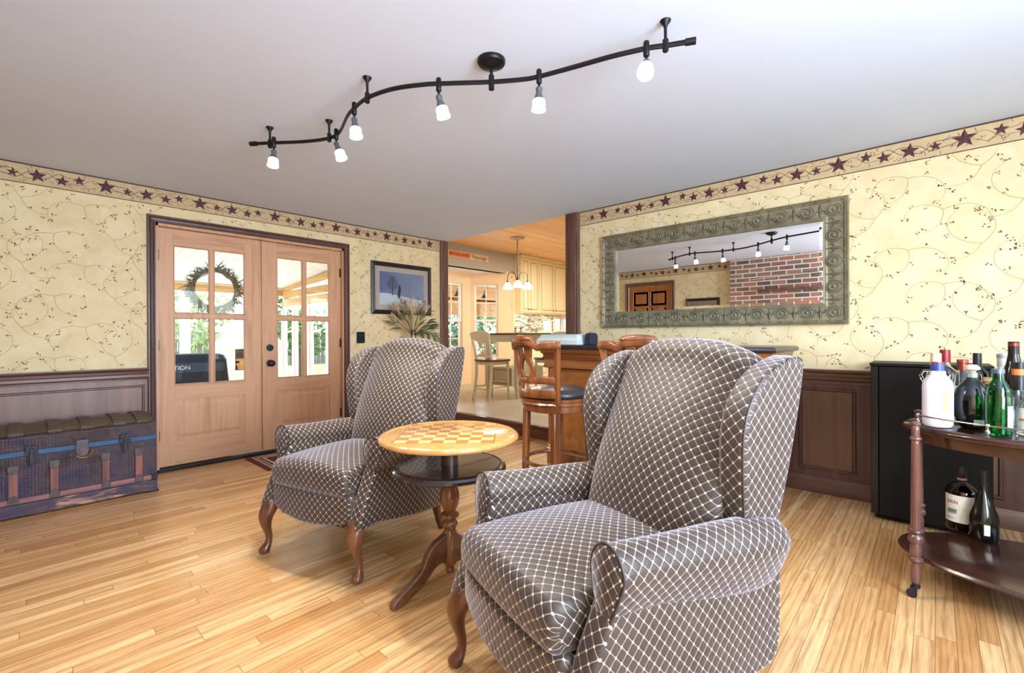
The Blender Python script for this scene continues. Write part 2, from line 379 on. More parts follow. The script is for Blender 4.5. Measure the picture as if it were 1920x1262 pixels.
# the wall opposite the mirror (seen in it) with an opening window to the left side
wl = MB(); wl.bx(X0 - .1, X0, Y0, -1.19, 0, H); wl.bx(X0 - .1, X0, -.30, 0, 0, H); wl.bx(X0 - .1, X0, -1.19, -.30, 2.11, H)
papering(wl, lambda u, v, o: (X0 + o, u, v), -2.3, 0, .9, 2.273, [(-1.28, -.2, 0, 2.2)])
struct(wl.build('wall_left', PM, smooth=0))
wk = MB()   # the wall behind the camera, two assumed window openings added for daylight
for a, b, c, d in ((X0, -4.0, 0, H), (-2.4, -1.9, 0, H), (-.5, 0, 0, H), (-4.0, -2.4, 0, .65), (-4.0, -2.4, 2.2, H), (-1.9, -.5, 0, .65), (-1.9, -.5, 2.2, H)): wk.bx(a, b, Y0 - .15, Y0, c, d)
struct(wk.build('wall_front', PAPER, smooth=0))
for i, (a, b) in enumerate(((-4.0, -2.4), (-1.9, -.5))):
    m = MB()
    for q in ((a, a + .06, .65, 2.2), (b - .06, b, .65, 2.2), (a, b, .65, .71), (a, b, 2.14, 2.2), ((a + b) / 2 - .03, (a + b) / 2 + .03, .65, 2.2), (a, b, 1.4, 1.45)): m.bx(q[0], q[1], Y0 - .1, Y0 - .05, q[2], q[3])
    struct(m.build('window_%d' % (i + 1), WHITEP, smooth=0))

# chair rail, wainscot and baseboards
def profile_rail(mb, P, u0, u1, pts, m=0):
    # pts: closed (out, z) outline; P(u, out, z)
    mb.loft([[P(u0, o, z) for o, z in pts], [P(u1, o, z) for o, z in pts]], True, True, m)
RAIL = [(0, .80), (.016, .80), (.018, .815), (.030, .825), (.030, .845), (.022, .852), (.026, .872), (.044, .880), (.050, .890), (.050, .898), (0, .900)]
BASE = [(0, 0), (.020, 0), (.020, .085), (.013, .10), (.010, .115), (0, .12)]
def molding(mb, P, u0, u1, z0, z1, wd=.022, out=.014, m=0):
    for a, b, c, d in ((u0, u1, z0, z0 + wd), (u0, u1, z1 - wd, z1), (u0, u0 + wd, z0 + wd, z1 - wd), (u1 - wd, u1, z0 + wd, z1 - wd)):
        q = [P(a, .004, c), P(b, .004, c), P(b, .004, d), P(a, .004, d)]; inn = .3 * wd
        t = [P(a + inn * (0 if b - a > d - c else 1), out, c + inn * (1 if b - a > d - c else 0)), P(b - inn * (0 if b - a > d - c else 1), out, c + inn * (1 if b - a > d - c else 0)), P(b - inn * (0 if b - a > d - c else 1), out, d - inn * (1 if b - a > d - c else 0)), P(a + inn * (0 if b - a > d - c else 1), out, d - inn * (1 if b - a > d - c else 0))]
        mb.loft([q, t], True, True, m)
PA = lambda u, o, z: (u, -o, z)
PB = lambda u, o, z: (-o, u, z)
wn = MB()
wn.bx(-4.5, -3.198, -.006, 0, .1, .8, 1)
molding(wn, PA, -4.46, -3.222, .14, .757)
struct(wn.build('wainscot_back', [DARKW, PANELW], smooth=0))
r = MB(); profile_rail(r, PA, -4.5, -3.198, RAIL); struct(r.build('trim_1', DARKH))
r = MB(); profile_rail(r, PB, Y0, -2.163, RAIL); struct(r.build('trim_2', DARKY))
r = MB(); profile_rail(r, PA, -4.5, -3.198, BASE); struct(r.build('baseboard_back', DARKH))
r = MB(); profile_rail(r, PB, Y0, -2.163, BASE); struct(r.build('baseboard_right', DARKY))
wn = MB(); wn.bx(-.006, 0, Y0, -2.163, .1, .8, 0)
for a, b in ((-2.75, -2.25), (-3.4, -2.83), (-4.03, -3.48), (-4.46, -4.11), (-5.16, -4.54), (-5.9, -5.24)):
    molding(wn, PB, a, b, .165, .765, .026, .016); wn.bx(-.008, -.005, a + .03, b - .03, .19, .74, 1)
struct(wn.build('wainscot_right', [DARKW, wood('walnut wainscot panel right', srgb(84, 56, 44), srgb(116, 82, 64), .32, 3, 2, coat=.2)], smooth=0))

# posts at the kitchen opening and the step up
def fluted(mb, P, u0, u1, z0, z1, out):
    mb.loft([[P(u, o, z) for u, o in ((u0, 0), (u0, out * .7), (u0 + (u1 - u0) * .12, out), (u0 + (u1 - u0) * .2, out * .8), (u0 + (u1 - u0) * .26, out), (u1, out), (u1, 0))] for z in (z0, z1)], True, True)
m = MB(); fluted(m, PA, -.105, .014, 0.0, H, .030); struct(m.build('trim_3', POSTW))
m = MB(); fluted(m, PB, -2.165, -2.006, 0.0, H, .034); m.bx(0, .155, -2.17, -2.006, 0, H); struct(m.build('trim_4', POSTW, bevel=.003))
STEPW = wood('dark stained step riser', srgb(86, 44, 38), srgb(124, 72, 56), .3, 4, 1, coat=.3)
m = MB(); m.bx(-.012, .02, -2.006, -.02, 0, .148); m.prism([(-.035, .118), (.02, .118), (.02, .148), (-.03, .148), (-.038, .140), (-.038, .126)], 'y', -2.006, -.02); m.bx(-.024, 0, -2.006, -.02, .0, .05); m.bx(-.018, 0, -2.006, -.02, .05, .06)
struct(m.build('trim_5', STEPW, smooth=0, bevel=.002))

# ---- french doors
CAS = [(0, 0), (.020, .004), (.020, .014), (.012, .020), (.014, .040), (.026, .052), (.026, .064), (.018, .070), (0, .070)]   # (out, across)
m = MB()
def casing(mb, x0, x1, zt, P, w_=.062, outer=.006):
    k = w_ / .070
    cs = [(o, a * k) for o, a in CAS]
    for sgn, xe in ((-1, x0), (1, x1)):
        mb.loft([[P(xe + sgn * a, o, z + (a if z > 1 else 0)) for o, a in cs] for z in (0, zt)], True, True)
    mb.loft([[P(x0 - a, o, zt + a) for o, a in cs], [P(x1 + a, o, zt + a) for o, a in cs]], True, True)
casing(m, -3.143, -1.459, 2.125, PA); struct(m.build('trim_6', DARKW))
m = MB()   # jamb and threshold
m.bx(-3.146, -3.126, .0, .15, 0, 2.125); m.bx(-1.476, -1.456, .0, .15, 0, 2.125); m.bx(-3.146, -1.456, 0, .15, 2.103, 2.127)
struct(m.build('trim_7', DOORW, smooth=0))
m = MB(); m.bx(-3.143, -1.459, -.03, .15, -.002, .022); struct(m.build('threshold', BLACKM, smooth=0, bevel=.004))
def french_door(n, x0, x1, gx0, gx1, mx, y=.045):
    d = MB(); t = .042; zt, zb = 2.100, .028; g0, g1 = .730, 1.955
    pz0, pz1 = .235, .600
    d.bx(x0, gx0, y, y + t, zb, zt, 0); d.bx(gx1, x1, y, y + t, zb, zt, 0)
    d.bx(gx0, gx1, y, y + t, g1, zt, 1); d.bx(gx0, gx1, y, y + t, pz1, g0, 1); d.bx(gx0, gx1, y, y + t, zb, pz0, 1)
    root = d.build('door_%d' % n, [DOORW, DOORH], smooth=0, bevel=.002); struct(root)
    p = MB()
    a, b, c, e = gx0, gx1, pz0, pz1; ring = [[(a, y + .010, c), (b, y + .010, c), (b, y + .010, e), (a, y + .010, e)], [(a + .012, y + .016, c + .012), (b - .012, y + .016, c + .012), (b - .012, y + .016, e - .012), (a + .012, y + .016, e - .012)], [(a + .06, y + .002, c + .06), (b - .06, y + .002, c + .06), (b - .06, y + .002, e - .06), (a + .06, y + .002, e - .06)]]
    p.loft(ring, True, True); p.bx(a, b, y + .017, y + .03, c, e); p.build('raised_panel', DOORW, root, smooth=0)
    q = MB(); q.bx(mx - .017, mx + .017, y + .0005, y + t - .002, g0, g1); q.bx(gx0, gx1, y + .004, y + t - .004, 1.322, 1.362)
    for z0_, z1_ in ((g0, 1.322), (1.362, g1)):
        for u0, u1 in ((gx0, mx - .017), (mx + .017, gx1)): molding(q, lambda u, o, z: (u, y + .012 - o, z), u0, u1, z0_, z1_, .010, .012)
    q.build('muntin', DOORW, root, smooth=0)
    for z0_, z1_ in ((g0, 1.322), (1.362, g1)):
        for u0, u1 in ((gx0, mx - .017), (mx + .017, gx1)):
            g = MB(); g.bx(u0, u1, y + .019, y + .023, z0_, z1_); g.build('glass_pane', PANE, root, smooth=0)
    xh = x0 if n == 1 else x1
    for z in (.30, 1.08, 1.86):
        h = MB(); h.lathe([(.007, z - .05), (.007, z + .05)], (xh, y - .006, 0), 10); h.bx(xh - .012, xh + .012, y - .003, y + .001, z - .045, z + .045); h.build('hinge', BLACKM, root)
    return root
french_door(1, -3.126, -2.300, -3.011, -2.446, -2.7215)
d2 = french_door(2, -2.294, -1.476, -2.152, -1.602, -1.877)
m = MB(); m.lathe([(.001, 0), (.032, 0), (.034, .006), (.030, .010), (.012, .014), (.010, .034), (.018, .038), (.029, .046), (.032, .058), (.029, .070), (.018, .078), (.001, .080)], (0, 0, 0), 24, axis='Y', M=Matrix.Scale(-1, 4, (0, 1, 0))); m.build('door_knob', BRONZE, d2, loc=(-2.222, .045, .887))
m = MB(); m.lathe([(.001, 0), (.032, 0), (.034, .006), (.030, .014), (.001, .016)], (0, 0, 0), 24, axis='Y', M=Matrix.Scale(-1, 4, (0, 1, 0))); m.bx(-.004, .004, -.034, -.014, -.014, .014); m.build('deadbolt', BRONZE, d2, loc=(-2.222, .045, 1.041))

# ---- door, picture and brick seen in the mirror
OD = wood('orange stained pine door', srgb(150, 84, 40), srgb(190, 120, 66), .4, 4, 2)
PL = lambda u, o, z: (X0 + o, u, z)
m = MB(); casing(m, -1.19, -.30, 2.11, PL, .07); struct(m.build('trim_8', wood('brown door casing', srgb(96, 60, 38), srgb(132, 90, 62), .4, 4, 2)))
m = MB(); m.bx(X0 - .06, X0 - .02, -1.185, -.305, .01, 2.105)
for u0, u1 in ((-1.09, -.77), (-.72, -.40)):
    for z0, z1 in ((.2, .85), (.98, 1.62), (1.72, 2.0)):
        a, b, c, e = u0, u1, z0, z1
        m.loft([[PL(a, -.020, c), PL(b, -.020, c), PL(b, -.020, e), PL(a, -.020, e)], [PL(a + .02, -.030, c + .02), PL(b - .02, -.030, c + .02), PL(b - .02, -.030, e - .02), PL(a + .02, -.030, e - .02)], [PL(a + .06, -.012, c + .06), PL(b - .06, -.012, c + .06), PL(b - .06, -.012, e - .06), PL(a + .06, -.012, e - .06)]], True, True)
        molding(m, lambda u, o, z: PL(u, o - .02, z), a - .015, b + .015, c - .015, e + .015, .02, .012)
d3 = struct(m.build('door_3', OD, smooth=0)); m = MB(); m.ball((0, 0, 0), .03); m.build('door_knob', plain('brass', srgb(180, 140, 70), .3, .9), d3, loc=(X0 + .03, -1.12, .95))
def mk_brick():
    m = NT('fireplace brick'); g = m.n('ShaderNodeNewGeometry'); s = m.n('ShaderNodeSeparateXYZ'); m.link(g.outputs['Position'], s.inputs[0])
    cb = m.n('ShaderNodeCombineXYZ'); m.link(s.outputs[1], cb.inputs[0]); m.link(s.outputs[2], cb.inputs[1])
    b = m.n('ShaderNodeTexBrick'); m.link(cb.outputs[0], b.inputs['Vector']); b.inputs['Scale'].default_value = 1; b.inputs['Brick Width'].default_value = .215; b.inputs['Row Height'].default_value = .075
    b.inputs['Mortar Size'].default_value = .009; b.inputs['Mortar Smooth'].default_value = .1; b.inputs['Bias'].default_value = 0
    b.inputs['Color1'].default_value = (1, 1, 1, 1); b.inputs['Color2'].default_value = (0, 0, 0, 1)
    q = m.n('ShaderNodeSeparateColor'); m.link(b.outputs['Color'], q.inputs[0])
    n = m.noise(cb.outputs[0], 9, 4); f = m.math('ADD', m.math('MULTIPLY', q.outputs[0], .8), m.math('MULTIPLY', n, .25))
    c = m.ramp(f, [(.1, srgb(92, 88, 84)), (.35, srgb(156, 106, 90)), (.6, srgb(178, 122, 102)), (.8, srgb(126, 110, 98)), (1, srgb(196, 150, 126))])
    m.link(m.mix(b.outputs['Fac'], c, srgb(222, 214, 198)), m.b.inputs['Base Color']); m.set(Roughness=.85)
    m.bump(m.math('SUBTRACT', 1.0, b.outputs['Fac']), .6, .01); return m.mat
m = MB(); m.bx(X0, X0 + .10, -4.75, -2.27, 0, H); o = m.build('brick_chimney', mk_brick(), smooth=0); struct(o)
t = thing('mantel_beam', 'rough hewn dark wooden mantel beam across the brick, seen in the mirror', 'mantel', (X0 + .10, 0, 1.86))
m = MB(); m.bx(0, .10, -4.5, -2.72, -.02, .02); m.build('beam', POSTW, t, smooth=0, bevel=.006)
t = thing('walking_stick', 'pale wooden stick mounted on the brick above the beam, seen in the mirror', 'stick', (X0 + .115, -2.6, 2.06))
m = MB(); m.tube([(0, -1.3, .05), (0, -.6, .03), (.004, 0, 0)], [.011, .009, .007]); m.build('shaft', plain('pale stick', srgb(206, 196, 180), .5), t); 
for yy, zz in ((-.4, 0), (-1.0, .02)): m = MB(); m.bx(-.02, 0, yy, yy + .02, zz, zz + .03); m.build('peg', BLACKM, t)
def picture(name, label, loc, rz, w_, h_, fw, mat_w, mf, art, group=None):
    t = thing(name, label, 'picture', loc, rz, group)
    f = MB(); prof = [(0, 0), (.018, .0), (.026, .3), (.018, .5), (.022, .75), (.010, 1.0), (0, 1.0)]
    def ringp(o, k): i = fw * k; return [(-w_ / 2 + i, -o, -h_ / 2 + i), (w_ / 2 - i, -o, -h_ / 2 + i), (w_ / 2 - i, -o, h_ / 2 - i), (-w_ / 2 + i, -o, h_ / 2 - i)]
    f.loft([ringp(o, k) for o, k in prof], True, False); f.build('picture_frame', mf, t, smooth=0)
    b = MB(); b.bx(-w_ / 2 + fw, w_ / 2 - fw, -.007, 0, -h_ / 2 + fw, h_ / 2 - fw); b.build('mat_board', plain('mat board', srgb(206, 186, 176), .8), t, smooth=0)
    a = MB(); mats = art(a, w_ / 2 - fw - mat_w, h_ / 2 - fw - mat_w); a.build('artwork', mats, t, smooth=0)
    g = MB(); g.bx(-w_ / 2 + fw, w_ / 2 - fw, -.0135, -.012, -h_ / 2 + fw, h_ / 2 - fw); g.build('glass_pane', PANE, t, smooth=0)
    return t
def art_snow(a, w_, h_):
    P = lambda x, z, o=.0075: (x, -o, z)
    sky_ = NT('painted winter sky'); v = sky_.coord('Object'); n = sky_.noise(v, 5, 4); s = sky_.n('ShaderNodeSeparateXYZ'); sky_.link(v, s.inputs[0])
    sky_.link(sky_.ramp(sky_.math('ADD', sky_.math('MULTIPLY', n, .5), sky_.math('ADD', .25, sky_.math('MULTIPLY', s.outputs[0], .6))), [(.25, srgb(94, 112, 160)), (.75, srgb(140, 160, 196))]), sky_.b.inputs['Base Color'])
    a.face([P(-w_, -h_), P(w_, -h_), P(w_, h_), P(-w_, h_)], m=0)
    hill = [(-w_, -h_), (w_, -h_), (w_, -h_ * .62), (w_ * .5, -h_ * .55), (w_ * .1, -h_ * .45), (-w_ * .35, -h_ * .35), (-w_ * .7, -h_ * .28), (-w_, -h_ * .3)]
    a.face([P(x, z, .008) for x, z in hill], m=1)
    PF = lambda u, v, o: (u, -.0082 - o, v)
    tx = -w_ * .45; ribbon(a, PF, [(tx, -h_ * .4), (tx + .003, 0), (tx, h_ * .75)], .012, 2)
    rr = random.Random(3)
    for k in range(26):
        z = -h_ * .1 + k % 13 * h_ * .065; s_ = 1 if k % 2 else -1; l = .09 * (1 - k % 13 / 18); ribbon(a, PF, [(tx, z), (tx + s_ * l * .6, z + l * .3), (tx + s_ * l, z + l * .65)], .004, 2)
        ribbon(a, PF, [(tx + s_ * l * .5, z + l * .28), (tx + s_ * l * .7, z + l * .7)], .0025, 2)
    for k in range(40):
        x = rr.uniform(-w_ * .5, w_ * .9); z = rr.uniform(-h_ * .7, -h_ * .4); ribbon(a, PF, [(x, z), (x + rr.uniform(-.02, .02), z + rr.uniform(.02, .08))], .003, 3 if k % 3 else 2)
    a.face([P(x - w_ * .16, z, .0088) for x, z in ((-.022, -.11), (.012, -.11), (.02, -.05), (.03, .0), (.018, .03), (.012, .055), (-.002, .05), (-.012, .0), (-.02, -.06))], m=4)
    return [sky_.mat, plain('painted snow', srgb(216, 220, 234), .8), plain('painted branches', srgb(44, 46, 74), .8), plain('painted grass', srgb(190, 186, 190), .8), plain('painted bird', srgb(20, 24, 36), .7)]
FRM = plain('black brown picture frame', srgb(38, 26, 30), .35)
picture('framed_picture', 'black framed winter painting of a dark bird and bare tree, beside the french doors', (-.693, -.001, 1.728), 0, .866, .625, .052, .060, FRM, art_snow)
def art_plain(a, w_, h_):
    a.face([(-w_, -.0075, -h_), (w_, -.0075, -h_), (w_, -.0075, h_), (-w_, -.0075, h_)], m=0)
    PF = lambda u, v, o: (u, -.0082 - o, v)
    for k in range(30): ribbon(a, PF, [(w_ * .3 + .006 * k, -h_), (w_ * .3 + .004 * k + .02, h_ * (.2 + .02 * (k % 5)))], .006, 1)
    return [plain('pale print', srgb(186, 200, 204), .8, var=.1), plain('painted reeds', srgb(130, 150, 130), .8)]
p = picture('framed_print', 'black framed pale print on the wall beside the brick, seen only in the mirror', (X0 + .001, -1.77, 1.52), R(90), .60, .58, .05, .07, FRM, art_plain)

# ---- wall plates
m = MB(); m.prism([(-.052, -.058), (-.040, -.066), (.040, -.066), (.052, -.058), (.052, .058), (.040, .066), (-.040, .066), (-.052, .058)], 'y', -.006, 0)
t = thing('switch_plate', 'dark bronze double switch plate beside the right french door', 'switch', (-1.258, -.001, 1.137)); m.build('plate', BRONZE, t, smooth=0, bevel=.002)
for x in (-.022, .022):
    m = MB(); m.bx(x - .006, x + .006, -.015, -.006, -.012, .010); m.build('toggle', BLACKM, t, smooth=0)
print('shell ok')
# ------------------------------------------------------------------ wing chairs
LEGW = wood('mahogany chair leg', srgb(70, 36, 22), srgb(124, 74, 46), .28, 5, 2, coat=.4)
def rrect(y0, y1, z0, z1, r, n=6, ks=12):
    pts = []
    for cy, cz, a0 in ((y1 - r, z1 - r, 0), (y0 + r, z1 - r, 90), (y0 + r, z0 + r, 180), (y1 - r, z0 + r, 270)):
        for k in range(n + 1): a = R(a0 + 90 * k / n); pts.append((cy + r * math.cos(a), cz + r * math.sin(a)))
    out = []   # subdivide the long sides so crown and pattern follow
    for i in range(len(pts)):
        a, b = pts[i], pts[(i + 1) % len(pts)]; k = (ks if (i // (n + 1)) % 2 == 0 else ks // 3) if i % (n + 1) == n else 1
        for j in range(k): out.append((a[0] + (b[0] - a[0]) * j / k, a[1] + (b[1] - a[1]) * j / k))
    return out
def stations(W, r, n=12, m=5):
    # (x, inset): rounded ends
    L = []
    for k in range(m + 1):
        a = PI / 2 * k / m; L.append((-W + r - r * math.cos(a), r * (1 - math.sin(a))))
    for k in range(1, n): L.append((-W + r + (2 * W - 2 * r) * k / n, 0))
    for k in range(m + 1):
        a = PI / 2 * (m - k) / m; L.append((W - r + r * math.cos(a), r * (1 - math.sin(a))))
    return L
def inset(pts, d):
    if d <= 0: return pts
    cy = sum(p[0] for p in pts) / len(pts); cz = sum(p[1] for p in pts) / len(pts)
    hy = max(abs(p[0] - cy) for p in pts); hz = max(abs(p[1] - cz) for p in pts)
    return [(cy + (p[0] - cy) * (1 - d / hy), cz + (p[1] - cz) * (1 - d / hz)) for p in pts]
def soft_prism(mb, poly, xa, xb, r, crown=0.0, n=4):
    # outline in (y, z) extruded over x with well rounded ends
    st = stations((xb - xa) / 2, r, n, 5); cx = (xa + xb) / 2
    mb.loft([[(cx + x, y, z) for y, z in inset(poly, d)] for x, d in st], True, True)
def smooth_poly(P, k=4):
    out = []; n = len(P)
    for i in range(n):
        p0, p1, p2, p3 = (Vector(P[(i + j - 1) % n]) for j in range(4))
        for t in range(k):
            t_ = t / k; out.append(tuple(.5 * ((2 * p1) + (p2 - p0) * t_ + (2 * p0 - 5 * p1 + 4 * p2 - p3) * t_ ** 2 + (3 * p1 - p0 - 3 * p2 + p3) * t_ ** 3)))
    return out
def make_wing_chair():
    t = thing('wing_chair', 'x', 'armchair', group='matching upholstered wing chairs')
    # seat cushion
    m = MB(); W = .285; rings = []
    for x, d in stations(W, .030, 12):
        u = abs(x / W); zt = .505 + .024 * (1 - u * u); y0 = -.050 + .012 * u * u
        p = inset(rrect(y0, .60, .372, zt, .052), d); rings.append([(x, y + .0, z + .012 * math.sin(PI * min(1, max(0, (y + .05) / .65))) * (1 if z > .44 else 0)) for y, z in p])
    m.loft(rings); m.build('seat_cushion', FAB, t, smooth=60)
    # front skirt (foot rest panel), bowed
    m = MB(); rings = []
    for x, d in stations(.300, .02, 12):
        u = abs(x / .3); y0 = -.012 - .035 * (1 - u * u); zb = .262 - .038 * (1 - u ** 2)
        rings.append([(x, y, z) for y, z in inset(rrect(y0, y0 + .06, zb, .385, .022, 4), d)])
    m.loft(rings); m.build('footrest_panel', FAB, t, smooth=60)
    # inner deck
    m = MB(); m.bx(-.30, .30, .04, .80, .20, .37); m.build('frame', FAB, t, bevel=.01)
    # back cushion
    m = MB(); rings = []; W = .298
    for x, d in stations(W, .05, 14):
        u = abs(x / W); ztop = 1.138 - .075 * u ** 2.6; f = []
        N = 18
        for k in range(N + 1):
            s = k / N; z = .43 + (ztop - .06 - .43) * s; y = .500 + .262 * s - (.045 * math.sin(PI * min(1, s * 1.08)) + .012 * math.sin(PI * s) ** 2) * (1 - .55 * u * u) + .028 * u ** 3
            f.append((y, z))
        ye, ze = f[-1]
        for k in range(1, 9): a = PI * k / 9; f.append((ye + .065 - .065 * math.cos(a), ze + .062 * math.sin(a)))
        for k in range(N + 1):
            s = 1 - k / N; z = .40 + (ztop - .06 - .40) * s; f.append((.60 + .285 * s, z))
        wid = lambda z: 1 + .10 * max(0, z - .55)
        q = inset(f, d); rings.append([(x * wid(z), y, z) for y, z in q])
    m.loft(rings); m.build('backrest', FAB, t, smooth=60)
    # outer back panel below the cushion
    m = MB(); soft_prism(m, [(.62, .16), (.80, .16), (.87, .34), (.89, .60), (.80, .64), (.62, .6)], -.30, .30, .03); m.build('back_panel', FAB, t, smooth=50)
    for s in (-1, 1):
        # side panel with the sweeping front edge
        m = MB(); P = smooth_poly([(-.036, .242), (-.020, .300), (.025, .400), (.078, .500), (.112, .570), (.20, .600), (.50, .575), (.76, .55), (.812, .50), (.818, .34), (.800, .19), (.70, .160), (.50, .168), (.30, .200), (.10, .240), (.02, .238)], 3)
        xa, xb = (.300, .378) if s > 0 else (-.378, -.300)
        soft_prism(m, P, xa, xb, .022, n=2); m.build('side_panel', FAB, t, smooth=50)
        # rolled arm
        m = MB(); rings = []
        for y, k in ((.088, .93), (.092, .975), (.102, 1.0), (.16, .99), (.26, .98), (.38, 1.04), (.50, 1.12), (.62, 1.16), (.70, 1.14), (.76, 1.04), (.80, .88), (.82, .6), (.825, .3)):
            cx = s * (.352 + .02 * max(0, y - .2) + .016 * (min(k, 1) - 1)); rx, rz = .060 * k, .070 * k; cz = .588 - .085 * max(0, y - .12)
            ring = []
            for j in range(24):
                a = 2 * PI * j / 24; xx = math.cos(a); zz = math.sin(a)
                ring.append((cx + s * rx * xx * (1 - .30 * max(0, -zz)), y - .014 * max(0, -zz) * (1 if y < .13 else 0), cz + rz * zz * (1 + .75 * max(0, -zz))))
            rings.append(ring)
        m.loft(rings); arm = m.build('arm', FAB, t, smooth=70)
        pr = []
        for j in range(25):
            a = R(-60 + 300 * j / 24); xx, zz = math.cos(a), math.sin(a); pr.append((s * (.352 + .062 * xx * (1 - .30 * max(0, -zz))), .093 - .014 * max(0, -zz), .588 + .071 * zz * (1 + .75 * max(0, -zz))))
        m = MB(); m.tube(pr, .0035, 8); m.build('piping', PIPE, arm)
        # wing
        m = MB(); P = smooth_poly([(.640, .575), (.622, .66), (.608, .78), (.606, .87), (.628, .945), (.680, 1.010), (.745, 1.052), (.82, 1.078), (.885, 1.086), (.922, 1.062), (.915, .98), (.890, .85), (.858, .72), (.820, .60), (.790, .535), (.71, .545)], 3)
        xa, xb = (.288, .380) if s > 0 else (-.380, -.288)
        rings = []
        st = stations(.046, .022, 3, 5); cx = (xa + xb) / 2
        for x, d in st: rings.append([(cx + x + s * .055 * (z - .75), y, z) for y, z in inset(P, d)])
        m.loft(rings); wing = m.build('wing', FAB, t, smooth=50)
        m = MB(); xo = .378 if s > 0 else -.378; Q = [p for p in inset(P, .006)]; Q = [p for p in Q if p[1] > .58 and (p[0] < .66 or p[1] > .93)]
        Q.sort(key=lambda p: (p[0] - .62) * .6 + p[1]); m.tube([(xo + s * .055 * (z - .75) - s * .004, y, z) for y, z in Q], .0032, 6); m.build('piping', PIPE, wing)
        # legs
        m = MB(); rings = []
        for x, y, z, r in ((.330, .018, .285, .046), (.332, .004, .255, .047), (.336, -.012, .225, .046), (.341, -.022, .195, .039), (.344, -.022, .165, .031), (.345, -.014, .130, .024), (.345, -.004, .100, .0195), (.346, .000, .072, .018), (.348, -.004, .050, .020), (.352, -.014, .034, .027), (.355, -.022, .020, .031), (.355, -.022, .008, .028), (.354, -.020, 0, .022)):
            rings.append([(s * x + r * math.cos(2 * PI * j / 16) * (1 if abs(math.cos(2 * PI * j / 16)) < .9 else .96), y + r * math.sin(2 * PI * j / 16), z) for j in range(16)])
        m.loft(rings); m.build('leg', LEGW, t, smooth=60)
        m = MB(); m.tube([(s * .335, .66, .22), (s * .337, .668, .13), (s * .340, .690, .05), (s * .342, .712, 0.004)], [.034, .027, .021, .019], 4 * 3); m.build('leg', LEGW, t, smooth=60)
    return t
c1 = make_wing_chair(); c2 = copy_tree(c1)
c1.scale = (.945, .93, 1); c1.location = (-2.955, -2.545, 0); c1.rotation_euler = (0, 0, R(-74.5)); c1['label'] = 'farther of the two diamond patterned wing chairs, standing in front of the french doors'
c2.scale = (.945, .93, 1); c2.location = (-3.005, -3.950, 0); c2.rotation_euler = (0, 0, R(-107.6)); c2['label'] = 'near diamond patterned wing chair, the large one at the front cut by the bottom edge'

# ------------------------------------------------------------------ chess table
t = thing('chess_table', 'round two tier pedestal table with an inlaid chessboard top between the wing chairs', 'table', (-2.58, -3.18, 0), R(-47.4))
def mk_chess():
    m = NT('inlaid chessboard'); v = m.coord('Object'); s = m.n('ShaderNodeSeparateXYZ'); m.link(v, s.inputs[0]); S = .0535
    fx = m.math('FLOOR', m.math('DIVIDE', s.outputs[0], S)); fy = m.math('FLOOR', m.math('DIVIDE', s.outputs[1], S))
    ch = m.math('ABSOLUTE', m.math('MODULO', m.math('ADD', fx, fy), 2.0)); mx = m.math('MAXIMUM', m.math('ABSOLUTE', s.outputs[0]), m.math('ABSOLUTE', s.outputs[1]))
    inside = m.math('LESS_THAN', mx, 4 * S); line = m.math('LESS_THAN', m.math('ABSOLUTE', m.math('SUBTRACT', mx, 4 * S + .003)), .002)
    g = m.noise(m.coord('Object', (3, 40, 3)), 2.5, 5); gb = m.noise(m.coord('Object', (9, 30, 3)), 2.5, 5, .6, 1.0)
    lt = m.ramp(g, [(.3, srgb(206, 156, 94)), (.7, srgb(222, 178, 120))]); dk = m.ramp(g, [(.3, srgb(150, 94, 46)), (.7, srgb(178, 120, 66))]); bo = m.ramp(gb, [(.3, srgb(176, 118, 60)), (.7, srgb(204, 150, 90))])
    c = m.mix(inside, bo, m.mix(ch, lt, dk)); c = m.mix(line, c, srgb(120, 74, 36)); m.link(c, m.b.inputs['Base Color']); m.set(Roughness=.16, Coat=.5); m.b.inputs['Coat Roughness'].default_value = .08
    return m.mat
m = MB(); m.lathe([(.001, .698), (.288, .698), (.292, .696), (.296, .699), (.312, .697), (.322, .690), (.326, .681), (.320, .672), (.300, .666), (.001, .666)], seg=72); m.build('table_top', mk_chess(), t, smooth=30)
m = MB(); m.lathe([(.001, .553), (.236, .553), (.240, .550), (.246, .553), (.258, .550), (.265, .541), (.266, .530), (.255, .522), (.24, .518), (.001, .518)], seg=64); m.build('lower_tier', plain('dark stained shelf', srgb(44, 34, 32), .18, scale=5, Coat=.5), t, smooth=30)
m = MB(); m.lathe([(.040, .553), (.040, .667)], seg=28); m.build('collar', wood('dark turned collar', srgb(50, 34, 28), srgb(84, 58, 46), .3, 5, 2), t)
TW = wood('turned walnut pedestal', srgb(92, 56, 32), srgb(150, 100, 62), .25, 4, 2, coat=.4)
m = MB(); m.lathe([(.001, .52), (.034, .52), (.030, .506), (.022, .500), (.024, .492), (.042, .484), (.044, .474), (.038, .464), (.026, .458), (.028, .450), (.040, .430), (.046, .405), (.046, .385), (.040, .358), (.029, .335), (.026, .328), (.042, .318), (.044, .308), (.034, .296), (.026, .288), (.034, .280), (.038, .268), (.026, .245), (.032, .230), (.036, .224), (.036, .100), (.030, .085), (.018, .074), (.016, .066), (.022, .056), (.018, .044), (.008, .038), (.001, .036)], seg=28)
m.build('pedestal', TW, t, smooth=40)
LT = wood('walnut table leg', srgb(72, 42, 28), srgb(122, 80, 54), .25, 4, 0, coat=.4)
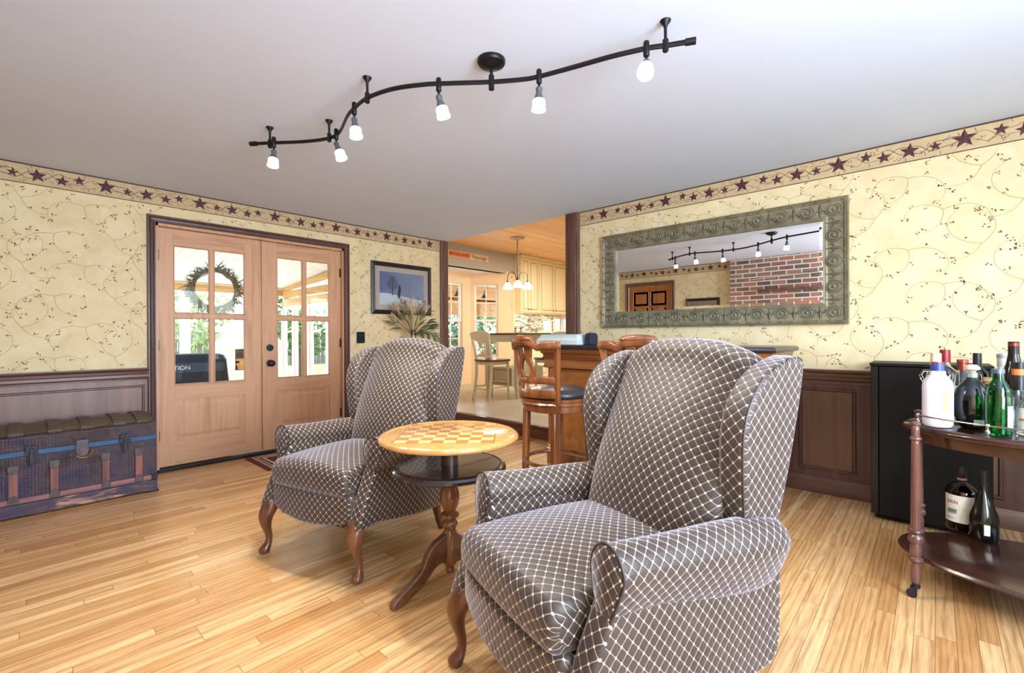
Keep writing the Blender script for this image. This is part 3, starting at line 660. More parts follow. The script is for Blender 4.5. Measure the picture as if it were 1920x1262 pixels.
for k in range(3):
    a = R(180 + 47.4 + 120 * k); m = MB()
    top = [(.02, .225), (.06, .222), (.10, .205), (.13, .178), (.15, .145), (.172, .110), (.205, .085), (.25, .062), (.285, .045), (.312, .030), (.320, .014)]; bot = [(.312, 0), (.27, .0), (.235, .014), (.20, .028), (.165, .045), (.13, .070), (.10, .098), (.06, .108), (.02, .104)]
    m.prism(smooth_poly(top + bot, 3), 'y', -.017, .017, M=Matrix.Rotation(a, 4, 'Z')); m.build('leg', LT, t, smooth=50, bevel=.006)

# ------------------------------------------------------------------ bar stools
SW = wood('carved orange brown wood', srgb(62, 32, 16), srgb(112, 62, 30), .28, 4, 2, c3=srgb(150, 92, 50), coat=.4)
SWD = wood('carved wood darker edge', srgb(76, 38, 22), srgb(128, 70, 38), .28, 4, 2, coat=.4)
LEATH = plain('black leather', srgb(42, 44, 52), .32, var=.1, scale=30, bump=.05, Coat=.2)
def arc_loft(mb, secs, M=None, m=0):
    # secs: (angle deg from the back centre, radius, z, radial thickness, height)
    rings = []
    for a, r, z, th, h in secs:
        c, s = math.sin(R(a)), math.cos(R(a)); ring = []
        for k in range(12):
            q = 2 * PI * k / 12; cx, cy = math.cos(q), math.sin(q); cx = math.copysign(abs(cx) ** .6, cx); cy = math.copysign(abs(cy) ** .6, cy)
            rr = r + cx * th / 2; ring.append((c * rr, s * rr, z + cy * h / 2))
        rings.append(ring)
    mb.loft(rings, True, True, m)
def make_bar_stool():
    t = thing('bar_stool', 'x', 'bar stool', group='carved wooden bar stools at the bar')
    for k in range(4):
        a = R(45 + 90 * k); m = MB(); c, s = math.cos(a), math.sin(a)
        m.tube([(c * .205, s * .205, .66), (c * .212, s * .212, .40), (c * .225, s * .225, .0)], [.046, .042, .036], sq=(1, 1)); m.build('leg', SW, t, smooth=30, bevel=.004)
    m = MB(); m.lathe([(.10, .655), (.205, .655), (.225, .662), (.232, .690), (.233, .700), (.240, .704), (.243, .712), (.236, .722), (.241, .730), (.243, .740), (.232, .746), (.10, .746)], seg=48); m.build('seat_apron', SW, t, smooth=30)
    m = MB(); m.lathe([(.001, .745), (.205, .745), (.222, .757), (.224, .772), (.212, .790), (.17, .802), (.08, .808), (.001, .810)], seg=40); m.build('seat_cushion', LEATH, t, smooth=60)
    m = MB(); m.tube(arc(.218, 0, 360, 40, .32), .013, 8, caps=False); m.build('footrest_ring', SWD, t)
    # back (centred on +Y)
    rz = lambda z: .238 + .085 * max(0, z - .72) + .12 * max(0, z - .95)
    for sgn in (-1, 1):
        m = MB(); pts = []
        for k in range(9):
            z = .72 + .395 * k / 8; a = R(50 * sgn); r = rz(z); pts.append((math.sin(a) * r, math.cos(a) * r, z))
        m.tube(pts, [1] * 9, sq=(.040, .030)); m.build('back_post', SW, t, smooth=30, bevel=.003)
    m = MB(); S = []
    for k in range(33):
        a = -54 + 108 * k / 32; b = abs(a)
        if b < 20: z, h, th = 1.108 + .014 * math.cos(R(b * 4)), .066, .046
        elif b < 29: f = (b - 20) / 9; z, h, th = 1.100 - .018 * math.sin(PI * f) - .012 * f, .066 - .022 * math.sin(PI * f * .9), .046 - .018 * math.sin(PI * f)
        else: z, h, th = 1.088 + .005 * math.cos((b - 40) / 12), .052, .038
        S.append((a, rz(1.10) + (.012 if b < 20 else 0), z, th, h))
    arc_loft(m, S); crest = m.build('crest_rail', SW, t, smooth=50)
    m = MB()
    for a0, a1, h in ((-19, 19, .006),): arc_loft(m, [(a0 + (a1 - a0) * k / 12, rz(1.10) + .036, 1.128, .008, .008) for k in range(13)])
    m.build('molding', SWD, crest, smooth=50)
    m = MB(); arc_loft(m, [(-50 + 100 * k / 20, rz(.86), .868, .020, .046) for k in range(21)]); m.build('back_rail', SW, t, smooth=40)
    m = MB(); arc_loft(m, [(-54 + 108 * k / 20, rz(.78), .782, .024, .058) for k in range(21)]); m.build('back_rail', SW, t, smooth=40)
    # splat: keyhole above, oval opening below
    m = MB()
    def strip(path, th=.018):   # path of (angle, z, half width deg)
        rings = []
        for a, z, hw in path:
            r = rz(z); rings.append([(math.sin(R(a + da)) * (r + o), math.cos(R(a + da)) * (r + o), z) for da, o in ((-hw, -th / 2), (hw, -th / 2), (hw, th / 2), (-hw, th / 2))])
        m.loft(rings)
    for s in (-1, 1):
        strip([(s * 10, 1.09, 5.5), (s * 9.2, 1.07, 6), (s * 8.2, 1.04, 5.6), (s * 6.5, 1.01, 6)])
        strip([(s * 5.5, 1.015, 6), (s * 8.5, .99, 5), (s * 12, .96, 4), (s * 13.5, .93, 3.6), (s * 12, .905, 4.2), (s * 10.5, .885, 5.5), (s * 12, .86, 7)])
    strip([(0, 1.09, 6), (0, 1.075, 6)]); strip([(0, 1.035, 6), (0, 1.005, 9)]); strip([(0, .893, 8), (0, .86, 12)])
    m.build('splat', SW, t, smooth=30, bevel=.003)
    return t
s1 = make_bar_stool(); s2 = copy_tree(s1)
s1.location = (-1.485, -2.985, 0); s1.rotation_euler = (0, 0, R(77.6)); s1['label'] = 'left bar stool seen from its side, between the chess table and the bar'
s2.location = (-1.325, -3.525, 0); s2.rotation_euler = (0, 0, R(112.8)); s2['label'] = 'right bar stool, only its carved back showing above the near wing chair'

# ------------------------------------------------------------------ the bar
BW = wood('bar cabinet wood', srgb(84, 44, 22), srgb(150, 90, 46), .28, 3, 1, coat=.4); BV = wood('bar cabinet upright', srgb(92, 50, 26), srgb(158, 96, 50), .28, 3, 2, coat=.4)
BURL = plain('burl veneer panel', srgb(142, 88, 42), .25, var=.28, scale=9, Coat=.4)
t = thing('home_bar', 'carved wooden bar counter with a dark top behind the bar stools', 'bar', (-.45, -3.17, 0))
m = MB(); m.bx(-.24, .24, -.885, .885, .05, .98); m.bx(-.25, .25, -.895, .895, 0, .10); bb = m.build('cabinet', BV, t, smooth=0, bevel=.004)
m = MB()   # crown under the top
prof = [(0, .86), (.030, .865), (.034, .875), (.026, .885), (.022, .935), (.034, .945), (.040, .955), (.030, .965), (.034, .985), (.050, .998), (.054, 1.03), (.0, 1.03)]
def around(o, z, x=.24, y=.885): return [(-x - o, -y - o, z), (x + o, -y - o, z), (x + o, y + o, z), (-x - o, y + o, z)]
m.loft([around(o, z) for o, z in prof[:-1]], True, True); m.build('crown_molding', BW, t, smooth=0)
m = MB(); m.loft([around(o, z) for o, z in ((.060, 1.03), (.078, 1.036), (.083, 1.050), (.078, 1.064), (.065, 1.070))], True, True); m.build('counter_top', plain('dark polished counter', srgb(26, 30, 42), .28, scale=20, Coat=.15), t, smooth=0)
for y0, y1 in ((-.80, -.30), (-.25, .25), (.30, .72)):
    for z0, z1 in ((.14, .52), (.58, .84)):
        m = MB(); m.bx(-.246, -.239, y0, y1, z0, z1); pn = m.build('panel', BURL, t, smooth=0)
        m = MB(); molding(m, lambda u, o, z: (-.239 - o, u, z), y0 - .02, y1 + .02, z0 - .02, z1 + .02, .024, .018); m.build('molding', BW, pn, smooth=0)
m = MB(); m.bx(-.262, -.238, .765, .855, .10, .86); m.bx(-.268, -.26, .775, .79, .10, .86); m.bx(-.268, -.26, .83, .845, .10, .86); m.build('pilaster', BV, t, smooth=0, bevel=.003)
BRS = plain('brass', srgb(196, 170, 120), .25, .95)
m = MB(); m.tube([(-.34, -.84, .16), (-.34, .84, .16)], .019, 14); fr = m.build('foot_rail', BRS, t)
for y in (-.8, 0, .8):
    m = MB(); m.tube([(-.24, y, .16), (-.34, y, .16)], .012, 10); m.ball((-.34, y, .16), .030, 14); m.lathe([(.018, .18), (.018, .205), (.001, .21)], (-.34, y, 0), 12); m.build('bracket', BRS, fr)
t = thing('paper_stack', 'pile of white papers lying on the bar counter behind the left stool', 'papers', (-.50, -2.32, 1.071))
rr = random.Random(4)
for k in range(5):
    m = MB(); a = rr.uniform(-.06, .06); z = k * .018; m.bx(-.14 + .01 * k, .14, -.26 + .008 * k, .24 - .012 * k, z, z + .0175, M=Matrix.Rotation(a, 4, 'Z')); m.build('booklet', plain('paper %d' % k, (srgb(226, 236, 236), srgb(200, 226, 228), srgb(240, 240, 236))[k % 3], .7, var=.03), t, smooth=0)
t = thing('bookend', 'small dark blue upright holder at the right end of the papers on the bar', 'holder', (-.52, -2.635, 1.071))
m = MB(); m.prism([(-.06, 0), (.06, 0), (.06, .075), (.045, .095), (0, .103), (-.045, .095), (-.06, .075)], 'y', -.03, .03); m.build('body', plain('dark navy lacquer', srgb(34, 40, 66), .4), t, smooth=0, bevel=.004)
m = MB(); m.lathe([(.001, 0), (.007, 0), (.007, .004), (.001, .004)], (-.0601, 0, .05), 12, axis='X', M=None); m.build('rivet', BRONZE, t)

# ------------------------------------------------------------------ wall mirror
VG = NT('verdigris embossed tin'); v = VG.coord('Object'); n = VG.noise(v, 9, 5, .65); n2 = VG.noise(v, 45, 3)
VG.link(VG.mix(VG.math('MULTIPLY', n2, .35), VG.ramp(n, [(.3, srgb(122, 112, 88)), (.5, srgb(148, 140, 112)), (.7, srgb(166, 158, 128))]), srgb(92, 84, 68)), VG.b.inputs['Base Color']); VG.set(Roughness=.5, Metallic=.25); VG.bump(n2, .25, .003); VG = VG.mat
VGD = plain('tarnished relief', srgb(112, 104, 86), .5, .3, var=.2, scale=40)
VGM = plain('tarnished medallion', srgb(138, 136, 118), .4, .45, var=.15, scale=40)
t = thing('wall_mirror', 'long wall mirror in an embossed verdigris metal frame above the bar', 'mirror', (-.002, -3.435, 1.670))
hw, hh, fw = .985, .447, .152
m = MB()
def rp(o, k): i = fw * k; return [(-o, hw - i, -hh + i), (-o, -hw + i, -hh + i), (-o, -hw + i, hh - i), (-o, hw - i, hh - i)]
m.loft([rp(o, k) for o, k in ((0, 0), (.040, 0), (.046, .03), (.040, .07), (.048, .10), (.042, .16), (.034, .20), (.032, .45), (.026, .80), (.030, .88), (.026, .92), (.030, .97), (.016, 1.0), (0, 1.0))], True, False)
frm = m.build('frame', VG, t, smooth=0)
m = MB(); bev = .022
def gp(o, k): i = fw + k; return [(-o, hw - i, -hh + i), (-o, -hw + i, -hh + i), (-o, -hw + i, hh - i), (-o, hw - i, hh - i)]
m.loft([gp(.010, -.01), gp(.0112, 0), gp(.0124, bev)], True, False); m.face(gp(.0124, bev)); MIR = NT('mirror glass'); MIR.set(Base_Color=(.93, .95, .94), Metallic=1.0, Roughness=.004); m.build('mirror_glass', MIR.mat, t, smooth=0)
def medallion(c, q):   # ring boss with petals; c = (y, z)
    m = MB(); m.tube([(-.036, c[0] + .030 * math.cos(a), c[1] + .030 * math.sin(a)) for a in [R(k * 20) for k in range(19)]], .0060, 6, caps=False)
    m.tube([(-.034, c[0] + .046 * math.cos(a), c[1] + .046 * math.sin(a)) for a in [R(q + 20 + k * 20) for k in range(17)]], .0035, 6)
    m.ball((-.034, c[0], c[1]), .013, 10); m.build('medallion', VGM, frm, smooth=60)
def spear(c, q):       # fleur between medallions, pointing along angle q
    m = MB(); d = Vector((0, math.cos(R(q)), math.sin(R(q)))); s = Vector((0, -d.z, d.y)); C = Vector((-.034, c[0], c[1]))
    m.tube([C - d * .05, C - d * .01, C + d * .02, C + d * .052], [.002, .005, .011, .001], 8)
    for k in (-1, 1): m.tube([C - d * .012, C + s * k * .020 + d * .002, C + s * k * .032 - d * .012, C + s * k * .026 - d * .026], [.004, .0045, .004, .002], 6)
    m.build('fleur', VGD, frm, smooth=60)
cyl = fw * .55; n_ = 11
for i in range(n_ + 1):
    y = -(hw - cyl) + 2 * (hw - cyl) * i / n_
    for z, q in ((hh - cyl, 90), (-hh + cyl, -90)): medallion((y, z), q)
    if i < n_:
        ym = y + (hw - cyl) / n_
        for z, q in ((hh - cyl, 90), (-hh + cyl, -90)): spear((ym, z), q)
for y, q in ((hw - cyl, 0), (-hw + cyl, 180)):
    for i in range(1, 4): medallion((y, -(hh - cyl) + 2 * (hh - cyl) * i / 4), q)
    for i in range(4): spear((y, -(hh - cyl) + 2 * (hh - cyl) * (i + .5) / 4), q)
m = MB()
for i in range(26):
    y = -hw + .035 + (2 * hw - .07) * i / 25
    for z in (hh - fw * .15, -hh + fw * .15): m.bx(-.050, -.044, y - .006, y + .006, z - .006, z + .006)
for i in range(11):
    z = -hh + .05 + (2 * hh - .1) * i / 10
    for y in (hw - fw * .15, -hw + fw * .15): m.bx(-.050, -.044, y - .006, y + .006, z - .006, z + .006)
o = m.build('beading', VGD, frm, smooth=0); o['kind'] = 'stuff'

# ------------------------------------------------------------------ track light
t = thing('track_light', 'curved dark bronze track light with six glass lamps under the ceiling', 'ceiling light')
TP = [(-2.967, -1.841), (-2.916, -1.909), (-2.778, -2.086), (-2.702, -2.236), (-2.698, -2.357), (-2.762, -2.570), (-2.780, -2.677), (-2.787, -2.818), (-2.749, -2.977), (-2.670, -3.119), (-2.592, -3.218), (-2.472, -3.362), (-2.389, -3.482), (-2.357, -3.550), (-2.310, -3.706), (-2.266, -3.864), (-2.216, -3.999), (-2.180, -4.064), (-2.144, -4.134)]
def spline(P, k=5):
    out = []
    for i in range(len(P) - 1):
        p0, p1, p2, p3 = (Vector(P[min(max(i + j - 1, 0), len(P) - 1)]) for j in range(4))
        for q in range(k):
            u = q / k; out.append(.5 * ((2 * p1) + (p2 - p0) * u + (2 * p0 - 5 * p1 + 4 * p2 - p3) * u ** 2 + (3 * p1 - p0 - 3 * p2 + p3) * u ** 3))
    out.append(Vector(P[-1])); return out
m = MB(); SP = spline([(x, y, 2.32) for x, y in TP]); m.tube(SP, [1] * len(SP), sq=(.012, .018)); m.build('rail', BLACKM, t, smooth=50)
for a, b in ((SP[0], SP[1]), (SP[-1], SP[-2])):
    d = (a - b).normalized(); m = MB(); m.tube([a - d * .004, a + d * .036], .014, 14); m.build('end_cap', BLACKM, t)
for x, y in ((-2.908, -1.90), (-2.704, -2.245), (-2.787, -2.817), (-2.180, -4.064)):
    m = MB(); m.lathe([(.022, 2.42), (.021, 2.416), (.010, 2.402), (.0065, 2.392), (.006, 2.345), (.012, 2.343), (.012, 2.298), (.008, 2.294), (.001, 2.294)], (x, y, 0), 16); m.build('standoff', BLACKM, t)
m = MB(); m.lathe([(.064, 2.42), (.065, 2.408), (.060, 2.400), (.055, 2.399), (.040, 2.388), (.014, 2.382), (.008, 2.378), (.007, 2.352), (.013, 2.348), (.013, 2.285), (.009, 2.282), (.001, 2.282)], (-2.472, -3.362, 0), 36); m.build('canopy', BLACKM, t, smooth=40)
SHADE = NT('frosted lit glass'); SHADE.set(Base_Color=(.95, .95, .92), Emission=(1, .97, .92), Emission_Strength=.62, Roughness=.3); SHADE = SHADE.mat
BULB = glow('lit bulb', (1, .95, .84), 7)
heads = [((-2.903, -1.947), (-.018, -.019, -.163)), ((-2.700, -2.323), (.031, -.049, -.154)), ((-2.780, -2.677), (.005, -.024, -.163)), ((-2.625, -3.169), (.039, -.015, -.159)), ((-2.360, -3.553), (.006, .011, -.165)), ((-2.216, -3.999), (-.085, -.035, -.118))]
for (x, y), d in heads:
    m = MB(); A = Vector((x, y, 2.32)); d = Vector(d).normalized()
    m.lathe([(.001, .028), (.010, .028), (.0125, .022), (.0125, -.030), (.010, -.034), (.0055, -.036), (.0055, -.062), (.001, -.062)], A, 14); h = m.build('lamp_head', BLACKM, t)
    J = A + Vector((0, 0, -.056)); Q = Matrix.Translation(J) @ d.to_track_quat('Z', 'Y').to_matrix().to_4x4()
    m = MB(); m.lathe([(.001, -.006), (.013, -.004), (.0155, .004), (.0135, .013), (.0135, .020), (.017, .032), (.0225, .045), (.0245, .050), (.001, .051)], (0, 0, 0), 24, M=Q); m.build('socket', plain('grey lamp cup', srgb(96, 100, 104), .35, .3), h)
    m = MB(); m.lathe([(.0245, .048), (.0285, .053), (.0295, .058), (.0295, .084), (.0330, .090), (.0335, .097), (.030, .097), (.0275, .088), (.0265, .060), (.022, .052)], (0, 0, 0), 24, caps=False, M=Q); m.build('glass_shade', SHADE, h, smooth=40)
    m = MB(); m.lathe([(.001, .054), (.014, .056), (.020, .070), (.020, .080), (.001, .082)], (0, 0, 0), 16, M=Q); m.build('bulb', BULB, h)
    e = J + d * .105; lamp('SPOT', 'track_lamp', e, 36, (1, .95, .86), .02, aim=e + d, spot=R(125), blend=.7)
print('furniture ok')
# ------------------------------------------------------------------ antique trunk
TK = NT('painted embossed tin'); v = TK.coord('Object'); n = TK.noise(v, 7, 5, .65, .6); vo = TK.n('ShaderNodeTexVoronoi'); TK.link(TK.coord('Object', (1, 1, 1.6)), vo.inputs['Vector']); vo.inputs['Scale'].default_value = 62; vo.inputs['Randomness'].default_value = .15
TK.link(TK.ramp(n, [(.30, srgb(50, 40, 48)), (.5, srgb(82, 68, 72)), (.66, srgb(56, 50, 82)), (.8, srgb(104, 80, 70))]), TK.b.inputs['Base Color']); TK.set(Roughness=.45, Metallic=.25); TK.bump(vo.outputs['Distance'], 1.0, .008); TK = TK.mat
TBL = plain('worn blue paint band', srgb(30, 74, 112), .5, var=.5, scale=9); TRED = wood('worn reddish slat', srgb(84, 44, 42), srgb(150, 92, 82), .5, 5, 2, bump=.15); TREDH = wood('worn reddish slat rail', srgb(84, 50, 58), srgb(156, 104, 102), .5, 5, 0, bump=.15)
TLID = wood('worn brown lid', srgb(44, 38, 34), srgb(104, 86, 66), .5, 4, 0, bump=.2); TMET = plain('rusty trunk iron', srgb(84, 74, 72), .5, .5, var=.3, scale=30, bump=.2); TDK = plain('blackened trunk iron', srgb(40, 36, 42), .45, .5, var=.3, scale=30)
t = thing('steamer_trunk', 'antique dome top trunk with blue bands and wooden slats below the left wall', 'trunk', (-3.72, -.31, 0)); L_, D_ = .475, .25
m = MB(); m.bx(-L_, L_, -D_, D_, .03, .392); m.build('body', TK, t, smooth=0, bevel=.006)
m = MB()
prof = [(-D_, .398), (-D_, .508), (-D_ + .02, .522), (-.17, .545), (-.08, .558), (0, .562), (.08, .558), (.17, .545), (D_ - .02, .522), (D_, .508), (D_, .398)]
m.prism(prof, 'x', -L_, L_); lid = m.build('lid', [TK], t, smooth=30, bevel=.005)
m = MB(); m.loft([[(x, y, z + .003) for y, z in prof[2:9]] for x in (-L_ + .01, L_ - .01)], closed=False, caps=False); m.build('lid_top', TLID, lid, smooth=50)
for x in (-.40, -.24, -.06, .10, .27, .40):
    m = MB(); rings = [[(x + dx, y, z + .005) for y, z in prof[2:9]] for dx in (-.030, .030)]; m.loft(rings, closed=False, caps=False)
    for q in range(len(prof[2:9]) - 1):
        (y0, z0), (y1, z1) = prof[2 + q], prof[3 + q]
        m.loft([[(x + dx, y, z + o) for dx, o in ((-.033, .003), (-.033, .013), (-.026, .015), (.026, .015), (.033, .013), (.033, .003))] for y, z in ((y0, z0), (y1, z1))])
    sl = m.build('lid_slat', TLID, t, smooth=40)
    m = MB(); m.prism([(-.036, 0), (.036, 0), (.036, .05), (.02, .066), (0, .072), (-.02, .066), (-.036, .05)], 'z', 0, .006, M=Matrix.Translation((x, -D_ + .012, .520)) @ Matrix.Rotation(R(16), 4, 'X')); m.build('clasp_plate', TMET, sl, smooth=0, bevel=.002)
m = MB(); m.bx(-L_ - .003, L_ + .003, -D_ - .006, -D_ + .004, .392, .425); m.bx(-L_ - .003, L_ + .003, -D_ - .003, -D_ + .01, .505, .512, 1); m.bx(L_ - .002, L_ + .005, -D_, D_, .392, .425); m.build('blue_band', [TBL, TLID], t, smooth=0, bevel=.002)
m = MB(); m.bx(-L_ - .004, L_ + .004, -D_ - .016, -D_, .095, .128); m.build('bottom_rail', TREDH, t, smooth=0, bevel=.004)
PLM = NT('worn plinth'); v = PLM.coord('Object', (3, 8, 14)); n = PLM.noise(v, 1.6, 5, .6, .8); PLM.link(PLM.ramp(n, [(.42, srgb(58, 46, 72)), (.52, srgb(84, 64, 66)), (.62, srgb(178, 136, 118))]), PLM.b.inputs['Base Color']); PLM.set(Roughness=.55)
m = MB(); m.bx(-L_ - .006, L_ + .006, -D_ - .010, D_, .012, .088); m.build('plinth', PLM.mat, t, smooth=0, bevel=.004)
for px_ in (-3.972, -3.785, -3.529, -3.346):
    x = px_ + 3.72; m = MB(); m.bx(x - .021, x + .021, -D_ - .013, -D_, .10, .335); s_ = m.build('slat', TRED, t, smooth=0, bevel=.003)
    for z0, dz in ((.335, -1), (.10, 1)):
        m = MB(); m.prism([(-.025, 0), (.025, 0), (.025, dz * .035), (.012, dz * .052), (0, dz * .058), (-.012, dz * .052), (-.025, dz * .035)], 'y', -D_ - .018, -D_ - .012, M=Matrix.Translation((x, 0, z0 - dz * .006))); m.build('clasp_plate', TMET, s_, smooth=0, bevel=.002)
for px_ in (-3.89, -3.425):
    x = px_ + 3.72; m = MB(); m.prism([(-.03, .45), (-.012, .458), (0, .45), (.012, .458), (.03, .45), (.026, .425), (.034, .405), (.018, .395), (.020, .36), (.008, .33), (-.008, .33), (-.020, .36), (-.018, .395), (-.034, .405), (-.026, .425)], 'y', -D_ - .020, -D_ - .008); m.bx(x * 0 - .010, .010, -D_ - .032, -D_ - .018, .345, .44); m.build('hasp', TDK, t, smooth=0, bevel=.002, loc=(x, 0, 0))
m = MB(); x = -3.65 + 3.72; m.prism([(-.034, .455), (.034, .455), (.030, .43), (.034, .38), (.024, .352), (0, .340), (-.024, .352), (-.034, .38), (-.030, .43)], 'y', -D_ - .022, -D_ - .008); lk = m.build('lock', TMET, t, smooth=0, bevel=.002, loc=(x, 0, 0))
m = MB(); m.tube([(.045 * math.cos(R(a)) + .005, -D_ - .026, .375 + .042 * math.sin(R(a))) for a in range(-150, 20, 12)], .005, 6); m.build('ring', plain('old brass', srgb(160, 130, 80), .4, .8), lk)
for x in (-L_ + .02, L_ - .02):
    for y in (-D_ + .02, D_ - .02):
        m = MB(); m.bx(x - .035, x + .035, y - .035, y + .035, 0, .014); m.build('foot', TDK, t, smooth=0, bevel=.004)
for x in (-L_, L_):
    m = MB(); s_ = 1 if x > 0 else -1; m.bx(min(x - s_ * .03, x + s_ * .006), max(x - s_ * .03, x + s_ * .006), -D_ - .019, -D_ + .03, .092, .135); m.build('corner_bumper', TDK, t, smooth=0, bevel=.004)
# ------------------------------------------------------------------ door mat
t = thing('door_mat', 'dark red striped mat on the floor before the right french door', 'mat', (-2.03, -.36, 0))
MR = plain('dark red mat pile', srgb(92, 28, 40), .9, var=.25, scale=120); MC = plain('cream mat stripe', srgb(196, 172, 150), .9, var=.15, scale=120)
m = MB(); m.bx(-.46, .46, -.29, .29, .0, .008); m.build('pile', MR, t, smooth=0, bevel=.003)
for i, (k, w_) in enumerate(((.045, .014), (.075, .010), (.110, .020))):
    m = MB()
    for a, b, c, d in ((-.46 + k, .46 - k, -.29 + k, -.29 + k + w_), (-.46 + k, .46 - k, .29 - k - w_, .29 - k), (-.46 + k, -.46 + k + w_, -.29 + k + w_, .29 - k - w_), (.46 - k - w_, .46 - k, -.29 + k + w_, .29 - k - w_)): m.bx(a, b, c, d, .006, .0095)
    m.build('stripe', MC, t, smooth=0)

# ------------------------------------------------------------------ black cabinet by the mirror wall
BLK = plain('black laminate', srgb(11, 9, 8), .5, scale=30, Spec=.25); BLK2 = plain('black enamel edge', srgb(18, 16, 17), .25, scale=30)
t = thing('black_cabinet', 'plain black cabinet standing against the wainscot behind the bar cart', 'cabinet', (-.19, -4.83, 0))
m = MB(); m.bx(-.13, .165, -.265, .265, .03, .955); m.bx(-.10, .16, -.25, .25, 0, .03); m.build('body', BLK, t, smooth=0, bevel=.003)
m = MB(); m.bx(-.16, .165, -.27, .27, .955, .972); m.build('top', BLK, t, smooth=0, bevel=.002)
m = MB(); m.bx(-.165, -.132, -.265, .225, .04, .95); m.build('door', BLK, t, smooth=0, bevel=.004)
m = MB(); m.bx(-.165, -.132, .228, .265, .04, .95); m.build('side_rail', BLK2, t, smooth=0, bevel=.003)

# ------------------------------------------------------------------ bar cart
CW = wood('mahogany cart wood', srgb(38, 18, 13), srgb(70, 36, 25), .2, 4, 1, coat=.5); CP = wood('fluted mahogany post', srgb(72, 44, 38), srgb(126, 86, 76), .25, 4, 2, coat=.4)
t = thing('bar_cart', 'oval two tier mahogany serving cart with turned posts, at the right edge', 'serving cart', (-1.095, -5.33, 0))
def oval(a, b, z, n=72): return [(b * math.cos(2 * PI * k / n), a * math.sin(2 * PI * k / n), z) for k in range(n)]
A_, B_ = .585, .325
m = MB(); m.loft([oval(A_ - .02, B_ - .02, .708), oval(A_ - .004, B_ - .004, .714), oval(A_, B_, .724), oval(A_ - .003, B_ - .003, .734), oval(A_ - .012, B_ - .012, .740), oval(A_ - .018, B_ - .018, .742), oval(A_ - .022, B_ - .022, .740), oval(A_ - .05, B_ - .05, .740), oval(.02, .01, .740)]); m.build('top_shelf', CW, t, smooth=40)
m = MB(); m.loft([oval(A_ - .045, B_ - .045, .660), oval(A_ - .035, B_ - .035, .708)]); m.build('apron', CW, t, smooth=40)
m = MB(); m.loft([oval(A_ + .0, B_ + .0, .148), oval(A_ + .014, B_ + .014, .154), oval(A_ + .018, B_ + .018, .163), oval(A_ + .012, B_ + .012, .172), oval(A_ + .002, B_ + .002, .174), oval(.02, .01, .172)]); m.build('lower_shelf', CW, t, smooth=40)
for sx in (-1, 1):
    for sy in (-1, 1):
        x = sx * .211; y = sy * .531
        rings = []
        pr = [(.001, .772), (.010, .770), (.018, .763), (.018, .757), (.010, .752), (.014, .746), (.015, .735), (.015, .705), (.020, .702), (.022, .696), (.020, .690), (.014, .686), (.0155, .676)]
        m = MB(); m.lathe([(r, z) for r, z in pr], (x, y, 0), 20)
        fr_ = []
        for z in (.676, .660, .32, .305):
            k = 1 if .31 < z < .67 else 0; fr_.append([(x + (r := (.0155 if z > .4 else .0185) * (1 - (.10 * k if j % 2 else 0))) * math.cos(2 * PI * j / 32), y + r * math.sin(2 * PI * j / 32), z) for j in range(32)])
        m.loft(fr_); m.lathe([(.0185, .305), (.026, .300), (.028, .292), (.024, .284), (.018, .280), (.026, .270), (.029, .258), (.026, .246), (.017, .240), (.021, .225), (.021, .190), (.016, .182), (.024, .176), (.026, .168), (.022, .160), (.013, .152), (.016, .135), (.018, .110), (.017, .080), (.014, .062), (.001, .062)], (x, y, 0), 20)
        p_ = m.build('post', CP, t, smooth=35)
        m = MB(); m.lathe([(.015, .068), (.016, .050), (.012, .044)], (x, y, 0), 14); m.lathe([(.004, -.008), (.016, -.008), (.0185, -.005), (.0185, .005), (.016, .008), (.004, .008)], (x - .006, y + .014, .0188), 18, axis='X'); m.bx(x - .016, x + .004, y - .004, y + .020, .034, .050); m.build('caster', TDK, p_)
m = MB(); gal = [(-math.sqrt(max(0, 1 - (yy / (A_ - .03)) ** 2)) * (B_ - .018), yy, .785) for yy in [(-.525 + 1.05 * k / 30) for k in range(31)]]
m.tube(gal, .0032, 8); g = m.build('gallery_rail', plain('pewter rail', srgb(150, 140, 130), .25, .9), t)
for k in (0, 6, 12, 18, 24, 30):
    m = MB(); x, y, z = gal[k]; m.lathe([(.008, .741), (.0035, .745), (.007, .752), (.0085, .758), (.007, .764), (.0035, .769), (.0035, .775), (.007, .780), (.0085, .786), (.006, .792), (.001, .794)], (x, y, 0), 12); m.build('baluster', plain('pewter', srgb(160, 152, 146), .25, .9), g)

# ------------------------------------------------------------------ bottles
def lathe_bottle(name, label, loc, prof, mat, parts=(), rz=0, sx=1.0, cat='bottle', inner=True, group='liquor bottles on the cart'):
    t = thing(name, label, cat, loc, rz, group)
    m = MB(); pr = [(.001, 0)] + list(prof); 
    if inner:
        k = .0025; ins = [(max(.001, r - k), z) for r, z in reversed(prof[1:])]; pr = pr + ins + [(.001, prof[1][1] + .006)]
    m.lathe(pr, (0, 0, 0), 32, caps=False, M=Matrix.Diagonal((1, sx, 1, 1))); m.build('glass_body', mat, t, smooth=40)
    for nm, pf, pm, lo, hi in parts:
        m = MB()
        if lo is None: m.lathe(pf, (0, 0, 0), 28, caps=False, M=Matrix.Diagonal((1, sx, 1, 1)))
        else:
            rings = [[(r * math.cos(R(lo + (hi - lo) * k / 20)), sx * r * math.sin(R(lo + (hi - lo) * k / 20)), z) for k in range(21)] for r, z in pf]; m.loft(rings, closed=False, caps=False)
        m.build(nm, pm, t, smooth=40)
    return t
GG = glass('green bottle glass', (.03, .42, .12)); GD = plain('very dark bottle glass', srgb(12, 15, 13), .10, Coat=.4, Spec=.5); GC = glass('clear bottle glass', (.93, .96, .95)); GB = glass('brown whiskey glass', (.16, .05, .03)); GLG = glass('pale green glass', (.45, .85, .5)); GW = glass('dark wine glass', (.05, .07, .03))
